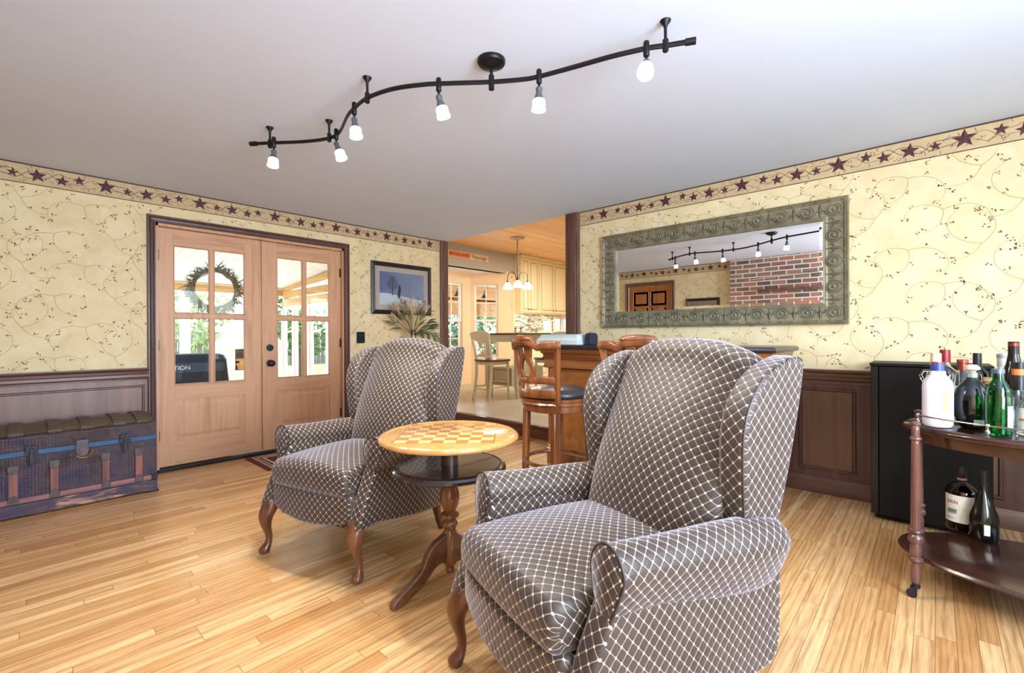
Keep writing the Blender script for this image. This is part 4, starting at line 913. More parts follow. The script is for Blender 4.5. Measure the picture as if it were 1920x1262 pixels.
WHT = plain('white bottle', srgb(226, 224, 238), .3, var=.01, Coat=.4); LBL = plain('paper label', srgb(226, 220, 206), .6, var=.03); LBLG = plain('pale green label', srgb(196, 216, 196), .6); RED = plain('red cap', srgb(140, 26, 34), .35); BLU = plain('blue cap', srgb(40, 64, 140), .35); CRM = plain('cream cap', srgb(216, 206, 176), .5); COP = plain('copper cap', srgb(140, 60, 42), .3, .6); CORK = plain('cork', srgb(176, 142, 98), .8); BLKC = plain('black cap', srgb(22, 20, 26), .35); ORG = plain('orange band', srgb(226, 128, 62), .5); LIQ = plain('dark spirit', srgb(60, 30, 18), .2); YEL = plain('faded yellow emblem', srgb(206, 196, 130), .6); INK = plain('label ink', srgb(40, 40, 44), .7); RINK = plain('red label ink', srgb(150, 70, 64), .7)
AC = R(180 + 30)   # labels face into the room
Z_ = .7425
lathe_bottle('liqueur_bottle', 'white plastic bottle with a red and blue cap, front left on the cart', (-1.188, -4.87, Z_), [(.046, 0), (.052, .008), (.053, .03), (.053, .175), (.049, .198), (.036, .218), (.028, .228), (.026, .245)], WHT,
    [('cap', [(.001, .284), (.0205, .284), (.021, .277)], RED, None, 0), ('cap', [(.0215, .277), (.023, .270), (.024, .245), (.021, .244)], BLU, None, 0), ('label', [(.0536, .07), (.0538, .16)], YEL, 178, 206)], R(20), inner=False)
lathe_bottle('jug_bottle', 'tall clear bottle with a cream cap and side handle, behind the white bottle', (-1.022, -4.865, Z_), [(.038, 0), (.042, .01), (.042, .19), (.032, .225), (.018, .245), (.015, .27)], GC, [('cap', [(.001, .318), (.019, .318), (.020, .25), (.016, .25)], CRM, None, 0)])
m = MB(); m.tube([(0, .015, .235), (0, .045, .232), (0, .055, .210), (0, .040, .175)], .006, 8); m.build('handle', GC, bpy.data.objects['jug_bottle'])
lathe_bottle('vodka_bottle', 'clear round shouldered bottle with a dark red cap, rear left on the cart', (-0.855, -4.898, Z_), [(.046, 0), (.050, .01), (.050, .20), (.044, .225), (.022, .248), (.016, .262), (.016, .275)], GC, [('cap', [(.001, .330), (.020, .330), (.021, .268), (.017, .268)], RED, None, 0), ('label', [(.0506, .04), (.0506, .16)], LBL, 170, 260)])
lathe_bottle('round_liqueur_bottle', 'big round dark bottle with a clear stopper, front of the cart', (-1.140, -4.980, Z_), [(.036, 0), (.044, .006), (.058, .045), (.065, .085), (.064, .12), (.053, .165), (.034, .195), (.020, .212), (.017, .222)], GD,
    [('neck_foil', [(.0178, .212), (.0182, .238), (.016, .240)], plain('silver neck label', srgb(170, 178, 160), .4, .4), None, 0), ('label', [(.0490, .016), (.0580, .042)], LBLG, 165, 215), ('stopper', [(.001, .275), (.014, .274), (.026, .264), (.027, .254), (.014, .247), (.012, .240)], plain('clear plastic stopper', srgb(214, 196, 180), .2), None, 0)], R(18), inner=False)
lathe_bottle('copper_cap_bottle', 'clear bottle with a copper red cap, behind the round dark bottle', (-0.993, -4.955, Z_), [(.040, 0), (.044, .01), (.044, .18), (.034, .21), (.017, .235), (.015, .255)], GC, [('cap', [(.001, .290), (.018, .290), (.020, .286), (.020, .274), (.018, .272), (.019, .240), (.015, .24)], COP, None, 0)])
lathe_bottle('wine_bottle', 'dark wine bottle with a plain black capsule, rear middle of the cart', (-0.848, -5.01, Z_), [(.037, 0), (.039, .01), (.039, .20), (.034, .225), (.018, .25), (.0145, .265), (.0145, .28)], GW, [('capsule', [(.001, .316), (.0155, .316), (.016, .25), (.015, .25)], BLKC, None, 0)])
lathe_bottle('corked_bottle', 'pale green bottle with a cork stopper, between the dark and the green bottles', (-1.02, -5.035, Z_), [(.034, 0), (.038, .01), (.038, .11), (.030, .15), (.016, .168), (.015, .185)], GLG, [('stopper', [(.001, .213), (.020, .213), (.020, .196), (.012, .194), (.012, .18)], CORK, None, 0), ('label', [(.0386, .06), (.0386, .10)], CRM, 170, 240)])
lathe_bottle('green_bottle', 'bright green glass bottle with a flat cap, front right on the cart', (-1.27, -5.05, Z_), [(.036, 0), (.040, .008), (.040, .150), (.036, .165), (.038, .175), (.030, .198), (.018, .222), (.0165, .248), (.0185, .250)], GG, [('cap', [(.001, .266), (.0185, .266), (.0195, .262), (.0195, .248), (.018, .248)], plain('blue grey cap', srgb(92, 110, 130), .3, .5), None, 0), ('label', [(.0406, .03), (.0406, .12)], LBL, 215, 262)])
lathe_bottle('white_cap_bottle', 'bottle with a pale cap and red lettered neck label, rear right on the cart', (-0.78, -5.096, Z_), [(.038, 0), (.040, .01), (.040, .20), (.030, .23), (.0165, .25), (.0165, .29)], GC, [('neck_label', [(.0172, .25), (.0172, .292)], LBL, None, 0), ('cap', [(.001, .312), (.0185, .312), (.019, .296), (.017, .292)], plain('pale grey cap', srgb(176, 176, 170), .4), None, 0)])
lathe_bottle('tall_wine_bottle', 'tallest dark wine bottle with a copper band at its mouth, rear right on the cart', (-0.885, -5.125, Z_), [(.046, 0), (.049, .01), (.049, .17), (.044, .21), (.026, .27), (.018, .32), (.0165, .36)], GD, [('capsule', [(.001, .372), (.017, .372), (.0185, .37), (.019, .30), (.019, .30)], plain('dark foil', srgb(40, 26, 22), .3, .5), None, 0), ('foil_band', [(.0188, .352), (.0188, .366)], COP, None, 0)])
lathe_bottle('orange_band_bottle', 'clear bottle with black cap and orange neck band, right of the green bottle', (-1.06, -5.125, Z_), [(.046, 0), (.050, .01), (.050, .125), (.040, .150), (.023, .166), (.021, .19)], GC, [('cap', [(.001, .286), (.0235, .286), (.024, .262), (.022, .262)], BLKC, None, 0), ('neck_band', [(.0222, .232), (.0222, .258)], ORG, None, 0), ('capsule', [(.0215, .262), (.0215, .232), (.0225, .230), (.0230, .168)], BLKC, None, 0)])
b_ = lathe_bottle('labelled_bottle', 'small clear bottle with a white printed label, at the right frame edge', (-1.186, -5.145, Z_), [(.036, 0), (.039, .008), (.039, .110), (.032, .130), (.018, .150), (.016, .20)], GC, [('label', [(.0396, .020), (.0396, .108)], LBL, 125, 235), ('label_band', [(.0399, .056), (.0399, .066)], ORG, 125, 235), ('label_band', [(.0400, .058), (.0400, .063)], INK, 165, 200), ('cap', [(.001, .225), (.018, .225), (.018, .19)], BLKC, None, 0)])
for i, ch in enumerate('TI'):
    a = R(158 + 14 * i); text(ch, .016, RINK, 'label_letter', (.0402 * math.cos(a), .0402 * math.sin(a), .088), (R(90), 0, a + R(90)), b_)
b_ = lathe_bottle('whiskey_bottle', 'squat brown whiskey bottle with a cream label, on the lower shelf of the cart', (-.759, -4.959, .1745), [(.056, 0), (.062, .010), (.062, .185), (.056, .205), (.036, .225), (.019, .238), (.017, .262)], GB,
    [('label', [(.0628, .045), (.0628, .178)], LBL, 108, 236), ('neck_label', [(.0185, .238), (.0180, .258)], plain('tan neck label', srgb(150, 106, 84), .6), None, 0), ('cap', [(.001, .312), (.018, .312), (.0185, .262), (.017, .26)], BLKC, None, 0)], 0)
for i, ch in enumerate('STON'):
    a = R(128 + 10 * i); text(ch, .020, RINK, 'label_letter', (.0633 * math.cos(a), .0633 * math.sin(a), .142), (R(90), 0, a + R(90)), b_)
m = MB(); PFc = lambda u, v, o: ((.0631 + o * .3) * math.cos(u / .063), (.0631 + o * .3) * math.sin(u / .063), v)
for k in range(14): x = R(126) * .063 + (k % 7) * .0055; ribbon(m, PFc, [(x, .085 + .012 * (k // 7)), (x + .004, .100 + .010 * (k // 7)), (x + .008, .092 + .010 * (k // 7))], .003, 0)
ribbon(m, PFc, [(R(126) * .063 + .001 * k, .066) for k in range(38)], .002, 0); ribbon(m, PFc, [(R(126) * .063 + .001 * k, .060) for k in range(30)], .002, 0); m.build('label_drawing', INK, b_, smooth=0)
lathe_bottle('dark_green_bottle', 'dark green tapering bottle with a leaf shaped label, in front on the lower shelf', (-.852, -5.03, .1745), [(.048, 0), (.053, .008), (.054, .09), (.050, .12), (.030, .185), (.018, .225), (.014, .27)], GD, [('capsule', [(.001, .325), (.0155, .325), (.016, .315), (.0145, .31), (.0155, .26), (.015, .25)], BLKC, None, 0), ('label', [(.0546, .035), (.0548, .085)], LBL, 178, 200)])

# ------------------------------------------------------------------ flowers on a stand behind the far chair
t = thing('plant_stand', 'slim wooden plant stand hidden behind the far wing chair', 'stand', (-.76, -.32, 0))
m = MB(); m.lathe([(.001, 1.02), (.15, 1.02), (.155, 1.03), (.15, 1.04), (.001, 1.04)], seg=36); m.build('top', DARKW, t)
m = MB(); m.lathe([(.02, .10), (.03, .30), (.018, .5), (.03, .8), (.02, 1.02)], seg=16); m.build('column', DARKW, t)
for k in range(3): a = R(120 * k + 20); m = MB(); m.tube([(0, 0, .16), (.12 * math.cos(a), .12 * math.sin(a), .08), (.2 * math.cos(a), .2 * math.sin(a), .012)], [.02, .016, .012], 8); m.build('leg', DARKW, t)
t = thing('flower_vase', 'small ribbed glass vase behind the far wing chair, holding dried flowers', 'vase', (-.76, -.32, 1.04))
m = MB(); m.lathe([(.001, 0), (.036, 0), (.040, .01), (.036, .08), (.032, .16), (.036, .185), (.033, .185), (.029, .16), (.033, .08), (.035, .012), (.001, .010)], seg=24, caps=False); m.build('glass_body', glass('grey green vase glass', (.72, .8, .74)), t)
t = thing('dried_flowers', 'bunch of dried grasses and green leaves standing in the glass vase', 'flowers', (-.76, -.32, 1.06))
GRN = [plain('leaf green %d' % k, c, .6, var=.2) for k, c in enumerate((srgb(88, 104, 58), srgb(118, 128, 76), srgb(70, 84, 52)))]
STRW = [plain('straw %d' % k, c, .7, var=.15) for k, c in enumerate((srgb(214, 192, 150), srgb(190, 158, 128), srgb(150, 100, 84)))]
rr = random.Random(5)
RX = Vector((.677, -.736, 0))
def leafblade(m, p0, d, l, w_, droop):
    P = []; p = Vector(p0); d = Vector(d).normalized(); s = d.cross(Vector((.7, .68, 0.1))).normalized()
    rings = []
    for k in range(8):
        u = k / 7; ww = w_ * math.sin(PI * min(1, u * .9 + .1)) + .0006; nn = s.cross(d).normalized()
        rings.append([p - s * ww, p + nn * .0012, p + s * ww, p - nn * .0012]); p = p + d * (l / 7); d = (d + Vector((0, 0, -droop / 7))).normalized()
    m.loft(rings)
for mat_i in range(3):
    m = MB()
    for k in range(15):
        a = rr.uniform(-1.15, 1.1) if mat_i < 2 else rr.uniform(.5, 1.5); dep_ = rr.uniform(-.35, .25)
        d = RX * math.sin(a) + Vector((.736, .677, 0)) * dep_ * .6 + Vector((0, 0, math.cos(a) + .1)); st = Vector((0, 0, .10)); l0 = rr.uniform(.10, .24)
        m.tube([st, st + d * l0 * .5, st + d * l0], .0016, 5); leafblade(m, st + d * l0, d + RX * math.sin(a) * .4, rr.uniform(.09, .17), rr.uniform(.006, .011), rr.uniform(.2, 1.2))
    m.build('leaf_spray', GRN[mat_i], t, smooth=60)['kind'] = 'stuff'
    m = MB()
    for k in range(16):
        a = rr.uniform(-.95, .75); d = RX * math.sin(a) + Vector((.736, .677, 0)) * rr.uniform(-.25, .2) + Vector((0, 0, math.cos(a))); st = Vector((0, 0, .08)); l0 = rr.uniform(.22, .40)
        m.tube([st, st + d * l0 * .6, st + d * l0], .0013, 5); e = st + d * l0
        for q in range(7): leafblade(m, e + d * .008 * q, d + Vector((rr.uniform(-.6, .6), rr.uniform(-.6, .6), rr.uniform(-.2, .5))), rr.uniform(.03, .06), .003, .5)
    m.build('grass_plumes', STRW[mat_i], t, smooth=60)['kind'] = 'stuff'
m = MB()
for k in range(6):
    a = .9 + .12 * k; d = RX * math.sin(a) + Vector((0, 0, math.cos(a) * .8)); P = [Vector((0, 0, .1)) + d * l - Vector((0, 0, 1)) * (l * l * 1.4) for l in (0, .08, .16, .24, .32)]; m.tube(P, .0016, 5)
    for q in range(1, 5):
        for s_ in (-1, 1): leafblade(m, P[q], (P[q] - P[q - 1]).normalized() + Vector((0, 0, s_ * .5)), .07, .006, .3)
m.build('trailing_leaves', GRN[0], t, smooth=60)['kind'] = 'stuff'
print('objects ok')
# ------------------------------------------------------------------ kitchen beyond the opening
KZ, KH = .148, 2.89
def mk_tile():
    m = NT('pale slate floor tile'); g = m.n('ShaderNodeNewGeometry'); mp = m.n('ShaderNodeMapping'); m.link(g.outputs['Position'], mp.inputs[0]); mp.inputs['Rotation'].default_value = (0, 0, R(45))
    b = m.n('ShaderNodeTexBrick'); m.link(mp.outputs[0], b.inputs['Vector']); b.offset = 0; b.inputs['Scale'].default_value = 1; b.inputs['Brick Width'].default_value = .45; b.inputs['Row Height'].default_value = .45; b.inputs['Mortar Size'].default_value = .004; b.inputs['Color1'].default_value = (1, 1, 1, 1); b.inputs['Color2'].default_value = (0, 0, 0, 1)
    q = m.n('ShaderNodeSeparateColor'); m.link(b.outputs['Color'], q.inputs[0]); n = m.noise(g.outputs['Position'], 3.5, 5, .6, .5)
    c = m.ramp(m.math('ADD', m.math('MULTIPLY', q.outputs[0], .4), m.math('MULTIPLY', n, .7)), [(.2, srgb(160, 152, 130)), (.5, srgb(184, 174, 148)), (.8, srgb(172, 164, 146))]); m.link(m.mix(b.outputs['Fac'], c, srgb(160, 152, 136)), m.b.inputs['Base Color']); m.set(Roughness=.35); return m.mat
m = MB(); m.bx(.02, 6.8, -3.6, 1.8, 0, KZ); m.prism([(.9, 1.79), (1.64, 2.46), (2.61, 2.46), (3.30, 1.79)], 'z', 0, KZ); struct(m.build('kitchen_floor', mk_tile(), smooth=0))
PCH = plain('peach wall paint', srgb(238, 208, 168), .8, var=.02, scale=2); GRY = plain('grey green header paint', srgb(178, 170, 152), .8, var=.03, scale=2)
def mk_bead():
    m = NT('honey pine beadboard'); g = m.n('ShaderNodeNewGeometry'); s = m.n('ShaderNodeSeparateXYZ'); m.link(g.outputs['Position'], s.inputs[0])
    f = m.math('FRACT', m.math('DIVIDE', s.outputs[1], .083)); rw = m.math('FLOOR', m.math('DIVIDE', s.outputs[1], .083)); e = m.math('LESS_THAN', f, .10); wn = m.n('ShaderNodeTexWhiteNoise', noise_dimensions='1D'); m.link(rw, wn.inputs['W'])
    v = m.coord('Object', (1, 12, 1)); n = m.noise(v, 2, 4); c = m.ramp(m.math('ADD', m.math('MULTIPLY', n, .6), m.math('MULTIPLY', wn.outputs['Value'], .4)), [(.3, srgb(236, 180, 124)), (.7, srgb(250, 208, 156))])
    m.link(m.mix(m.math('MULTIPLY', e, .6), c, srgb(150, 90, 48)), m.b.inputs['Base Color']); m.set(Roughness=.4); return m.mat
m = MB(); m.bx(0, 6.8, -3.6, 1.9, KH, KH + .1); m.bx(-.06, 0, -3.6, 1.9, H + .001, KH + .1); m.prism([(3.6, KH), (3.62, KH - .02), (3.64, KH - .02), (3.66, KH)], 'y', -3.6, 1.56); struct(m.build('kitchen_ceiling', mk_bead(), smooth=0))
for B in (((0, 1.0, 1.8, 1.95, KZ, KH),), ((-.1, 0, .15, 1.95, 0, KH),), ((3.37, 6.8, 2.0, 2.15, 1.62, KH), (3.37, 4.95, 2.0, 2.15, KZ, 1.62), (4.95, 6.8, 2.0, 2.15, KZ, 1.10), (5.75, 6.8, 2.0, 2.15, 1.1, 1.62)), ((3.30, 3.37, 1.8, 2.15, KZ, KH),), ((6.8, 6.95, -3.6, 2.15, 0, KH),), ((.15, 6.95, -3.75, -3.6, 0, KH),)):
    m = MB()
    for b_ in B: m.bx(*b_)
    struct(m.build('kitchen_wall', PCH, smooth=0))
m = MB(); m.bx(.98, 3.37, 1.795, 1.92, 2.464, KH); struct(m.build('kitchen_header', GRY, smooth=0))
m = MB(); m.prism([(.9, 1.8), (1.6, 2.52), (2.65, 2.52), (3.36, 1.8)], 'z', 2.464, 2.55); struct(m.build('bay_ceiling', plain('white bay ceiling', srgb(240, 240, 240), .8, var=.01), smooth=0))
# bay walls, each with a window: local u along the wall, o outwards
def bay_wall(n, p0, p1, u0, u1, z0, z1):
    p0, p1 = Vector((*p0, 0)), Vector((*p1, 0)); L = (p1 - p0).length; ux = (p1 - p0) / L; nx = Vector((-ux.y, ux.x, 0))   # outward (left of travel)
    M = Matrix(((ux.x, nx.x, 0, p0.x), (ux.y, nx.y, 0, p0.y), (0, 0, 1, 0), (0, 0, 0, 1)))
    m = MB()
    for a, b, c, d in ((0, u0, KZ, 2.50), (u1, L, KZ, 2.50), (u0, u1, KZ, z0), (u0, u1, z1, 2.50)): m.bx(a, b, 0, .12, c, d, M=M)
    struct(m.build('bay_wall', PCH, smooth=0))
    m = MB(); m.bx(0, L, -.012, 0, KZ, KZ + .14, M=M); struct(m.build('baseboard_bay', WHITEP, smooth=0))
    m = MB(); cw = .075
    for a, b, c, d in ((u0 - cw, u0, z0, z1 + cw), (u1, u1 + cw, z0, z1 + cw), (u0, u1, z1, z1 + cw)): m.bx(a, b, -.022, 0, c, d, M=M)
    m.bx(u0 - cw - .02, u1 + cw + .02, -.05, 0, z0 - .03, z0, M=M); m.bx(u0 - cw, u1 + cw, -.018, 0, z0 - .11, z0 - .03, M=M)
    win = struct(m.build('window_%d' % n, WHITEP, smooth=0, bevel=.003)); zm = (z0 + z1) / 2; s = .045
    for k, (c, d, o) in enumerate(((zm - .02, z1, .05), (z0, zm + .02, .025))):
        m = MB()
        for a, b, e, f in ((u0, u0 + s, c, d), (u1 - s, u1, c, d), (u0 + s, u1 - s, c, c + s), (u0 + s, u1 - s, d - s, d)): m.bx(a, b, o, o + .03, e, f, M=M)
        um = (u0 + u1) / 2; zz = (c + d) / 2; m.bx(um - .010, um + .010, o + .004, o + .026, c, d, M=M); m.bx(u0, u1, o + .004, o + .026, zz - .010, zz + .010, M=M); sash = m.build('sash', WHITEP, win, smooth=0)
        m = MB(); m.bx(u0 + s, u1 - s, o + .013, o + .016, c + s, d - s, M=M); m.build('glass_pane', PANE, sash, smooth=0)
bay_wall(3, (2.61, 2.44), (1.64, 2.44), .28, .80, .70, 2.235)
bay_wall(4, (3.25, 1.80), (2.61, 2.44), .285, .785, .70, 2.235)
bay_wall(5, (1.64, 2.44), (1.00, 1.80), .2, .70, .70, 2.235)
# curtain rod over the bay windows
t = thing('curtain_rod', 'thin dark curtain rod running over both bay windows', 'curtain rod', (2.58, 2.37, 2.375))
m = MB(); m.tube([(-.9, 0, .0), (-.04, 0, 0), (.03, -.03, 0), (.62, -.60, .015)], .007, 8); m.ball((.63, -.61, .015), .018, 10); m.build('rod', BLACKM, t)
for q in ((-.06, 0), (.08, -.075), (.50, -.48)): m = MB(); m.bx(q[0] - .008, q[0] + .008, q[1] - .008, q[1] + .05, -.05, .01); m.build('bracket', BLACKM, t, smooth=0)
# sign over the bay
t = thing('wooden_sign', 'long cream sign with an orange lettered plaque on the wall over the bay', 'sign', (2.03, 1.790, 2.690))
m = MB(); m.bx(-.52, .52, -.012, 0, -.062, .062); m.build('board', plain('cream sign board', srgb(222, 196, 150), .7), t, smooth=0)
m = MB(); m.bx(-.50, .02, -.016, -.012, -.045, .045); m.build('plaque', plain('orange plaque', srgb(226, 120, 70), .6, var=.1), t, smooth=0)
SGR = plain('red sign lettering', srgb(170, 54, 40), .7); SGD = plain('dark sign lettering', srgb(86, 58, 52), .7)
text('HOME SWEET', .075, SGR, 'lettering', (-.21, -.017, 0), (R(90), 0, 0), t, sx=1.0)
text('Pasturage', .10, SGD, 'lettering', (.27, -.013, 0), (R(90), 0, 0), t, sx=1.0)
m = MB(); m.tube([(-.47, -.018, -.02), (-.49, -.018, .01), (-.48, -.018, .02), (-.47, -.018, .01), (-.46, -.018, .02), (-.45, -.018, .01), (-.47, -.018, -.02)], .006, 6); m.build('heart', SGR, t)
# wreath in the kitchen
def wreath(t, Rr, th, mats, M, n=120, seed=1, spread=.6, L_=.07, w_=.005, droop=.3, name='twigs'):
    rr = random.Random(seed); m = MB()
    m.tube([M @ Vector((Rr * math.cos(a), 0, Rr * math.sin(a))) for a in [2 * PI * k / 40 for k in range(41)]], th, 7, caps=False); m.build('ring', mats[0], t)
    for q, mt in enumerate(mats[1:]):
        m = MB()
        for k in range(n):
            a = rr.uniform(0, 2 * PI); rad = Vector((math.cos(a), 0, math.sin(a))); tan = Vector((-math.sin(a), 0, math.cos(a))) * rr.choice((-1, 1))
            d = rad * rr.uniform(-.15, spread) + tan * rr.uniform(.2, 1) + Vector((0, rr.uniform(-.4, .4), 0)); p = rad * (Rr + rr.uniform(-th, th)); p.y = rr.uniform(-th, th)
            p, d = M @ p, (M.to_3x3() @ d); leafblade(m, p, d, L_ * rr.uniform(.5, 1.3), w_ * rr.uniform(.6, 1.3), droop)
        m.build(name, mt, t, smooth=60)['kind'] = 'stuff'
t = thing('twig_wreath', 'small dried twig wreath on the peach kitchen wall right of the bay windows', 'wreath', (3.148, 1.851, 1.79))
wreath(t, .085, .014, [plain('brown twig', srgb(150, 116, 84), .8), plain('tan twig', srgb(186, 150, 112), .8), plain('rust twig', srgb(160, 96, 70), .8), plain('olive twig', srgb(140, 136, 92), .8)], Matrix.Rotation(R(-45), 4, 'Z'), 60, 2, .5, .055, .004)
t = thing('light_switch', 'white light switch on the peach kitchen wall below the twig wreath', 'switch', (3.160, 1.880, 1.335), R(-45)); m = MB(); m.bx(-.038, .038, -.008, 0, -.058, .058); m.build('plate', WHITEP, t, smooth=0, bevel=.002); m = MB(); m.bx(-.008, .008, -.016, -.008, -.015, .015); m.build('toggle', WHITEP, t, smooth=0)
# upper cabinets
CAB = plain('cream glazed cabinet', srgb(240, 226, 182), .45, var=.03, scale=3); CABG = plain('cabinet glaze line', srgb(176, 150, 104), .5)
def cab_door(x0, x1, y, z0, z1, par, knobx):
    m = MB(); m.bx(x0, x1, y - .022, y, z0, z1); d = m.build('door', CAB, par, smooth=0, bevel=.003)
    m = MB(); molding(m, lambda u, o, z: (u, y - .020 - o, z), x0 + .045, x1 - .045, z0 + .055, z1 - .055, .016, .008); m.build('molding', CABG, d, smooth=0)
    m = MB(); a, b, c, e = x0 + .075, x1 - .075, z0 + .085, z1 - .085; m.loft([[(a, y - .023, c), (b, y - .023, c), (b, y - .023, e), (a, y - .023, e)], [(a + .02, y - .032, c + .02), (b - .02, y - .032, c + .02), (b - .02, y - .032, e - .02), (a + .02, y - .032, e - .02)]]); m.build('raised_panel', CAB, d, smooth=0)
    m = MB(); m.lathe([(.004, 0), (.005, .012), (.015, .018), (.016, .024), (.001, .030)], (0, 0, 0), 12, axis='Y', M=Matrix.Scale(-1, 4, (0, 1, 0))); m.build('knob', BLACKM, d, loc=(knobx, y - .022, z0 + .06))
for nm, x0, x1, yy, lb in (('a', 3.375, 3.655, 1.64, 'narrow cream upper cabinet at the left end of the kitchen run'), ('b', 3.665, 4.03, 1.68, 'single door cream upper cabinet right of the narrow one'), ('c', 4.04, 5.085, 1.68, 'double door cream upper cabinet beside the right opening post')):
    t = thing('upper_cabinet', lb, 'cabinet', (0, 0, 0), 0, 'cream upper kitchen cabinets'); t.location = ((x0 + x1) / 2, 1.84, 1.64); ox = (x0 + x1) / 2; hw_ = (x1 - x0) / 2
    m = MB(); m.bx(-hw_, hw_, yy - 1.84, .155, 0, KH - 1.645); m.build('body', CAB, t, smooth=0)
    m = MB(); m.bx(-hw_ - .0, hw_ + .0, yy - 1.84 - .04, yy - 1.84, KH - 1.70, KH - 1.645); m.build('crown', CAB, t, smooth=0, bevel=.01)
    if nm == 'c': cab_door(-hw_ + .02, -.008, yy - 1.84, .02, 1.17, t, -.045); cab_door(.008, hw_ - .02, yy - 1.84, .02, 1.17, t, .045)
    else: cab_door(-hw_ + .02, hw_ - .02, yy - 1.84, .02, 1.17, t, hw_ - .06 if nm == 'a' else -hw_ + .06)
    lamp('AREA', 'under_cabinet_light', (ox, 1.82, 1.632), 2.2, (1, .95, .85), hw_ * 1.4, rot=(0, 0, 0), sizey=.1)
def mk_mosaic():
    m = NT('mosaic backsplash'); g = m.n('ShaderNodeNewGeometry'); s = m.n('ShaderNodeSeparateXYZ'); m.link(g.outputs['Position'], s.inputs[0]); cb = m.n('ShaderNodeCombineXYZ'); m.link(s.outputs[0], cb.inputs[0]); m.link(s.outputs[2], cb.inputs[1])
    b = m.n('ShaderNodeTexBrick'); m.link(cb.outputs[0], b.inputs['Vector']); b.inputs['Scale'].default_value = 1; b.inputs['Brick Width'].default_value = .085; b.inputs['Row Height'].default_value = .017; b.inputs['Mortar Size'].default_value = .0012; b.inputs['Color1'].default_value = (1, 1, 1, 1); b.inputs['Color2'].default_value = (0, 0, 0, 1)
    q = m.n('ShaderNodeSeparateColor'); m.link(b.outputs['Color'], q.inputs[0]); c = m.ramp(q.outputs[0], [(.0, srgb(112, 108, 90)), (.3, srgb(190, 186, 164)), (.5, srgb(150, 160, 146)), (.7, srgb(216, 208, 190)), (1, srgb(130, 112, 88))], 'CONSTANT'); m.link(c, m.b.inputs['Base Color']); m.set(Roughness=.2); return m.mat
m = MB(); m.bx(3.37, 4.95, 1.985, 2.0, 1.06, 1.645); struct(m.build('backsplash', mk_mosaic(), smooth=0))
m = MB()
for a, b, c, d in ((4.95, 5.02, 1.10, 1.62), (5.68, 5.75, 1.10, 1.62), (5.02, 5.68, 1.10, 1.16), (5.02, 5.68, 1.56, 1.62), (5.33, 5.36, 1.16, 1.56)): m.bx(a, b, 1.98, 2.06, c, d)
w6 = struct(m.build('window_6', WHITEP, smooth=0)); m = MB(); m.bx(5.02, 5.68, 2.03, 2.034, 1.16, 1.56); m.build('glass_pane', PANE, w6, smooth=0)
t = thing('base_cabinet', 'cream base cabinet run under the kitchen worktop', 'cabinet', (4.9, 1.70, KZ)); m = MB(); m.bx(-1.52, 1.5, -.28, .28, 0, .87); m.build('body', CAB, t, smooth=0)
for k in range(5): cab_door(-1.5 + .6 * k, -.92 + .6 * k, -.28, .12, .84, t, -1.44 + .6 * k)
t = thing('worktop', 'beige stone worktop on the kitchen base cabinets', 'worktop', (4.9, 1.69, 1.02)); m = MB(); m.bx(-1.53, 1.5, -.31, .29, 0, .04); m.build('slab', plain('beige granite', srgb(206, 182, 148), .2, var=.15, scale=60), t, smooth=0, bevel=.005)
t = thing('cutting_board', 'white board leaning on the mosaic backsplash under the cabinets', 'board', (4.70, 1.955, 1.06), 0); m = MB(); m.bx(-.155, .155, -.012, .012, 0, .44, M=Matrix.Rotation(R(-2), 4, 'X')); m.build('board', WHITEP, t, smooth=0, bevel=.01)
t = thing('bread_box', 'small beige box on the kitchen worktop left of the white board', 'box', (4.32, 1.72, 1.06)); m = MB(); m.prism([(-.12, 0), (.12, 0), (.12, .12), (.09, .19), (.0, .21), (-.12, .15)], 'x', -.17, .17); bx_ = m.build('body', plain('beige enamel', srgb(232, 206, 160), .5), t, smooth=0, bevel=.01); m = MB(); m.ball((0, -.13, .1), .012, 10); m.build('knob', BLACKM, bx_)
# chandelier
t = thing('kitchen_chandelier', 'three arm bronze chandelier with white glass shades hanging in the kitchen', 'chandelier', (2.13, .61, KH))
m = MB(); m.lathe([(.001, 0), (.13, 0), (.135, -.010), (.10, -.022), (.03, -.035), (.012, -.045), (.001, -.045)], seg=32); m.build('canopy', plain('aged nickel', srgb(150, 138, 130), .35, .7), t)
BRZ = plain('brown bronze', srgb(110, 92, 80), .35, .6)
m = MB(); m.tube([(0, 0, -.04), (0, 0, -.72)], .009, 10); m.lathe([(.001, -.70), (.012, -.70), (.016, -.74), (.030, -.80), (.034, -.82), (.020, -.84), (.001, -.86)], seg=18); m.build('stem', BRZ, t)
MILK = NT('lit milk glass'); MILK.set(Base_Color=(.95, .93, .88), Emission=(1, .93, .80), Emission_Strength=1.3, Roughness=.3); MILK = MILK.mat
for k in range(3):
    a = R(222.6 + 120 * k); c, s = math.cos(a), math.sin(a); P = [(.018, -.82), (.03, -.70), (.07, -.62), (.13, -.60), (.185, -.63), (.205, -.70), (.207, -.76)]
    m = MB(); m.tube([p for p in spline([(c * r, s * r, z) for r, z in P], 4)], .0075, 8); ar = m.build('arm', BRZ, t)
    m = MB(); m.lathe([(.010, -.755), (.022, -.765), (.026, -.785), (.012, -.785)], (c * .207, s * .207, 0), 14); m.build('socket', BRZ, ar)
    m = MB(); m.lathe([(.022, -.78), (.045, -.80), (.068, -.84), (.085, -.885), (.092, -.90), (.088, -.90), (.062, -.845), (.04, -.808), (.02, -.79)], (c * .207, s * .207, 0), 28, caps=False); m.build('glass_shade', MILK, ar, smooth=60)
    lamp('POINT', 'chandelier_lamp', (2.13 + c * .207, .61 + s * .207, KH - .93), 7, (1, .9, .75), .03)
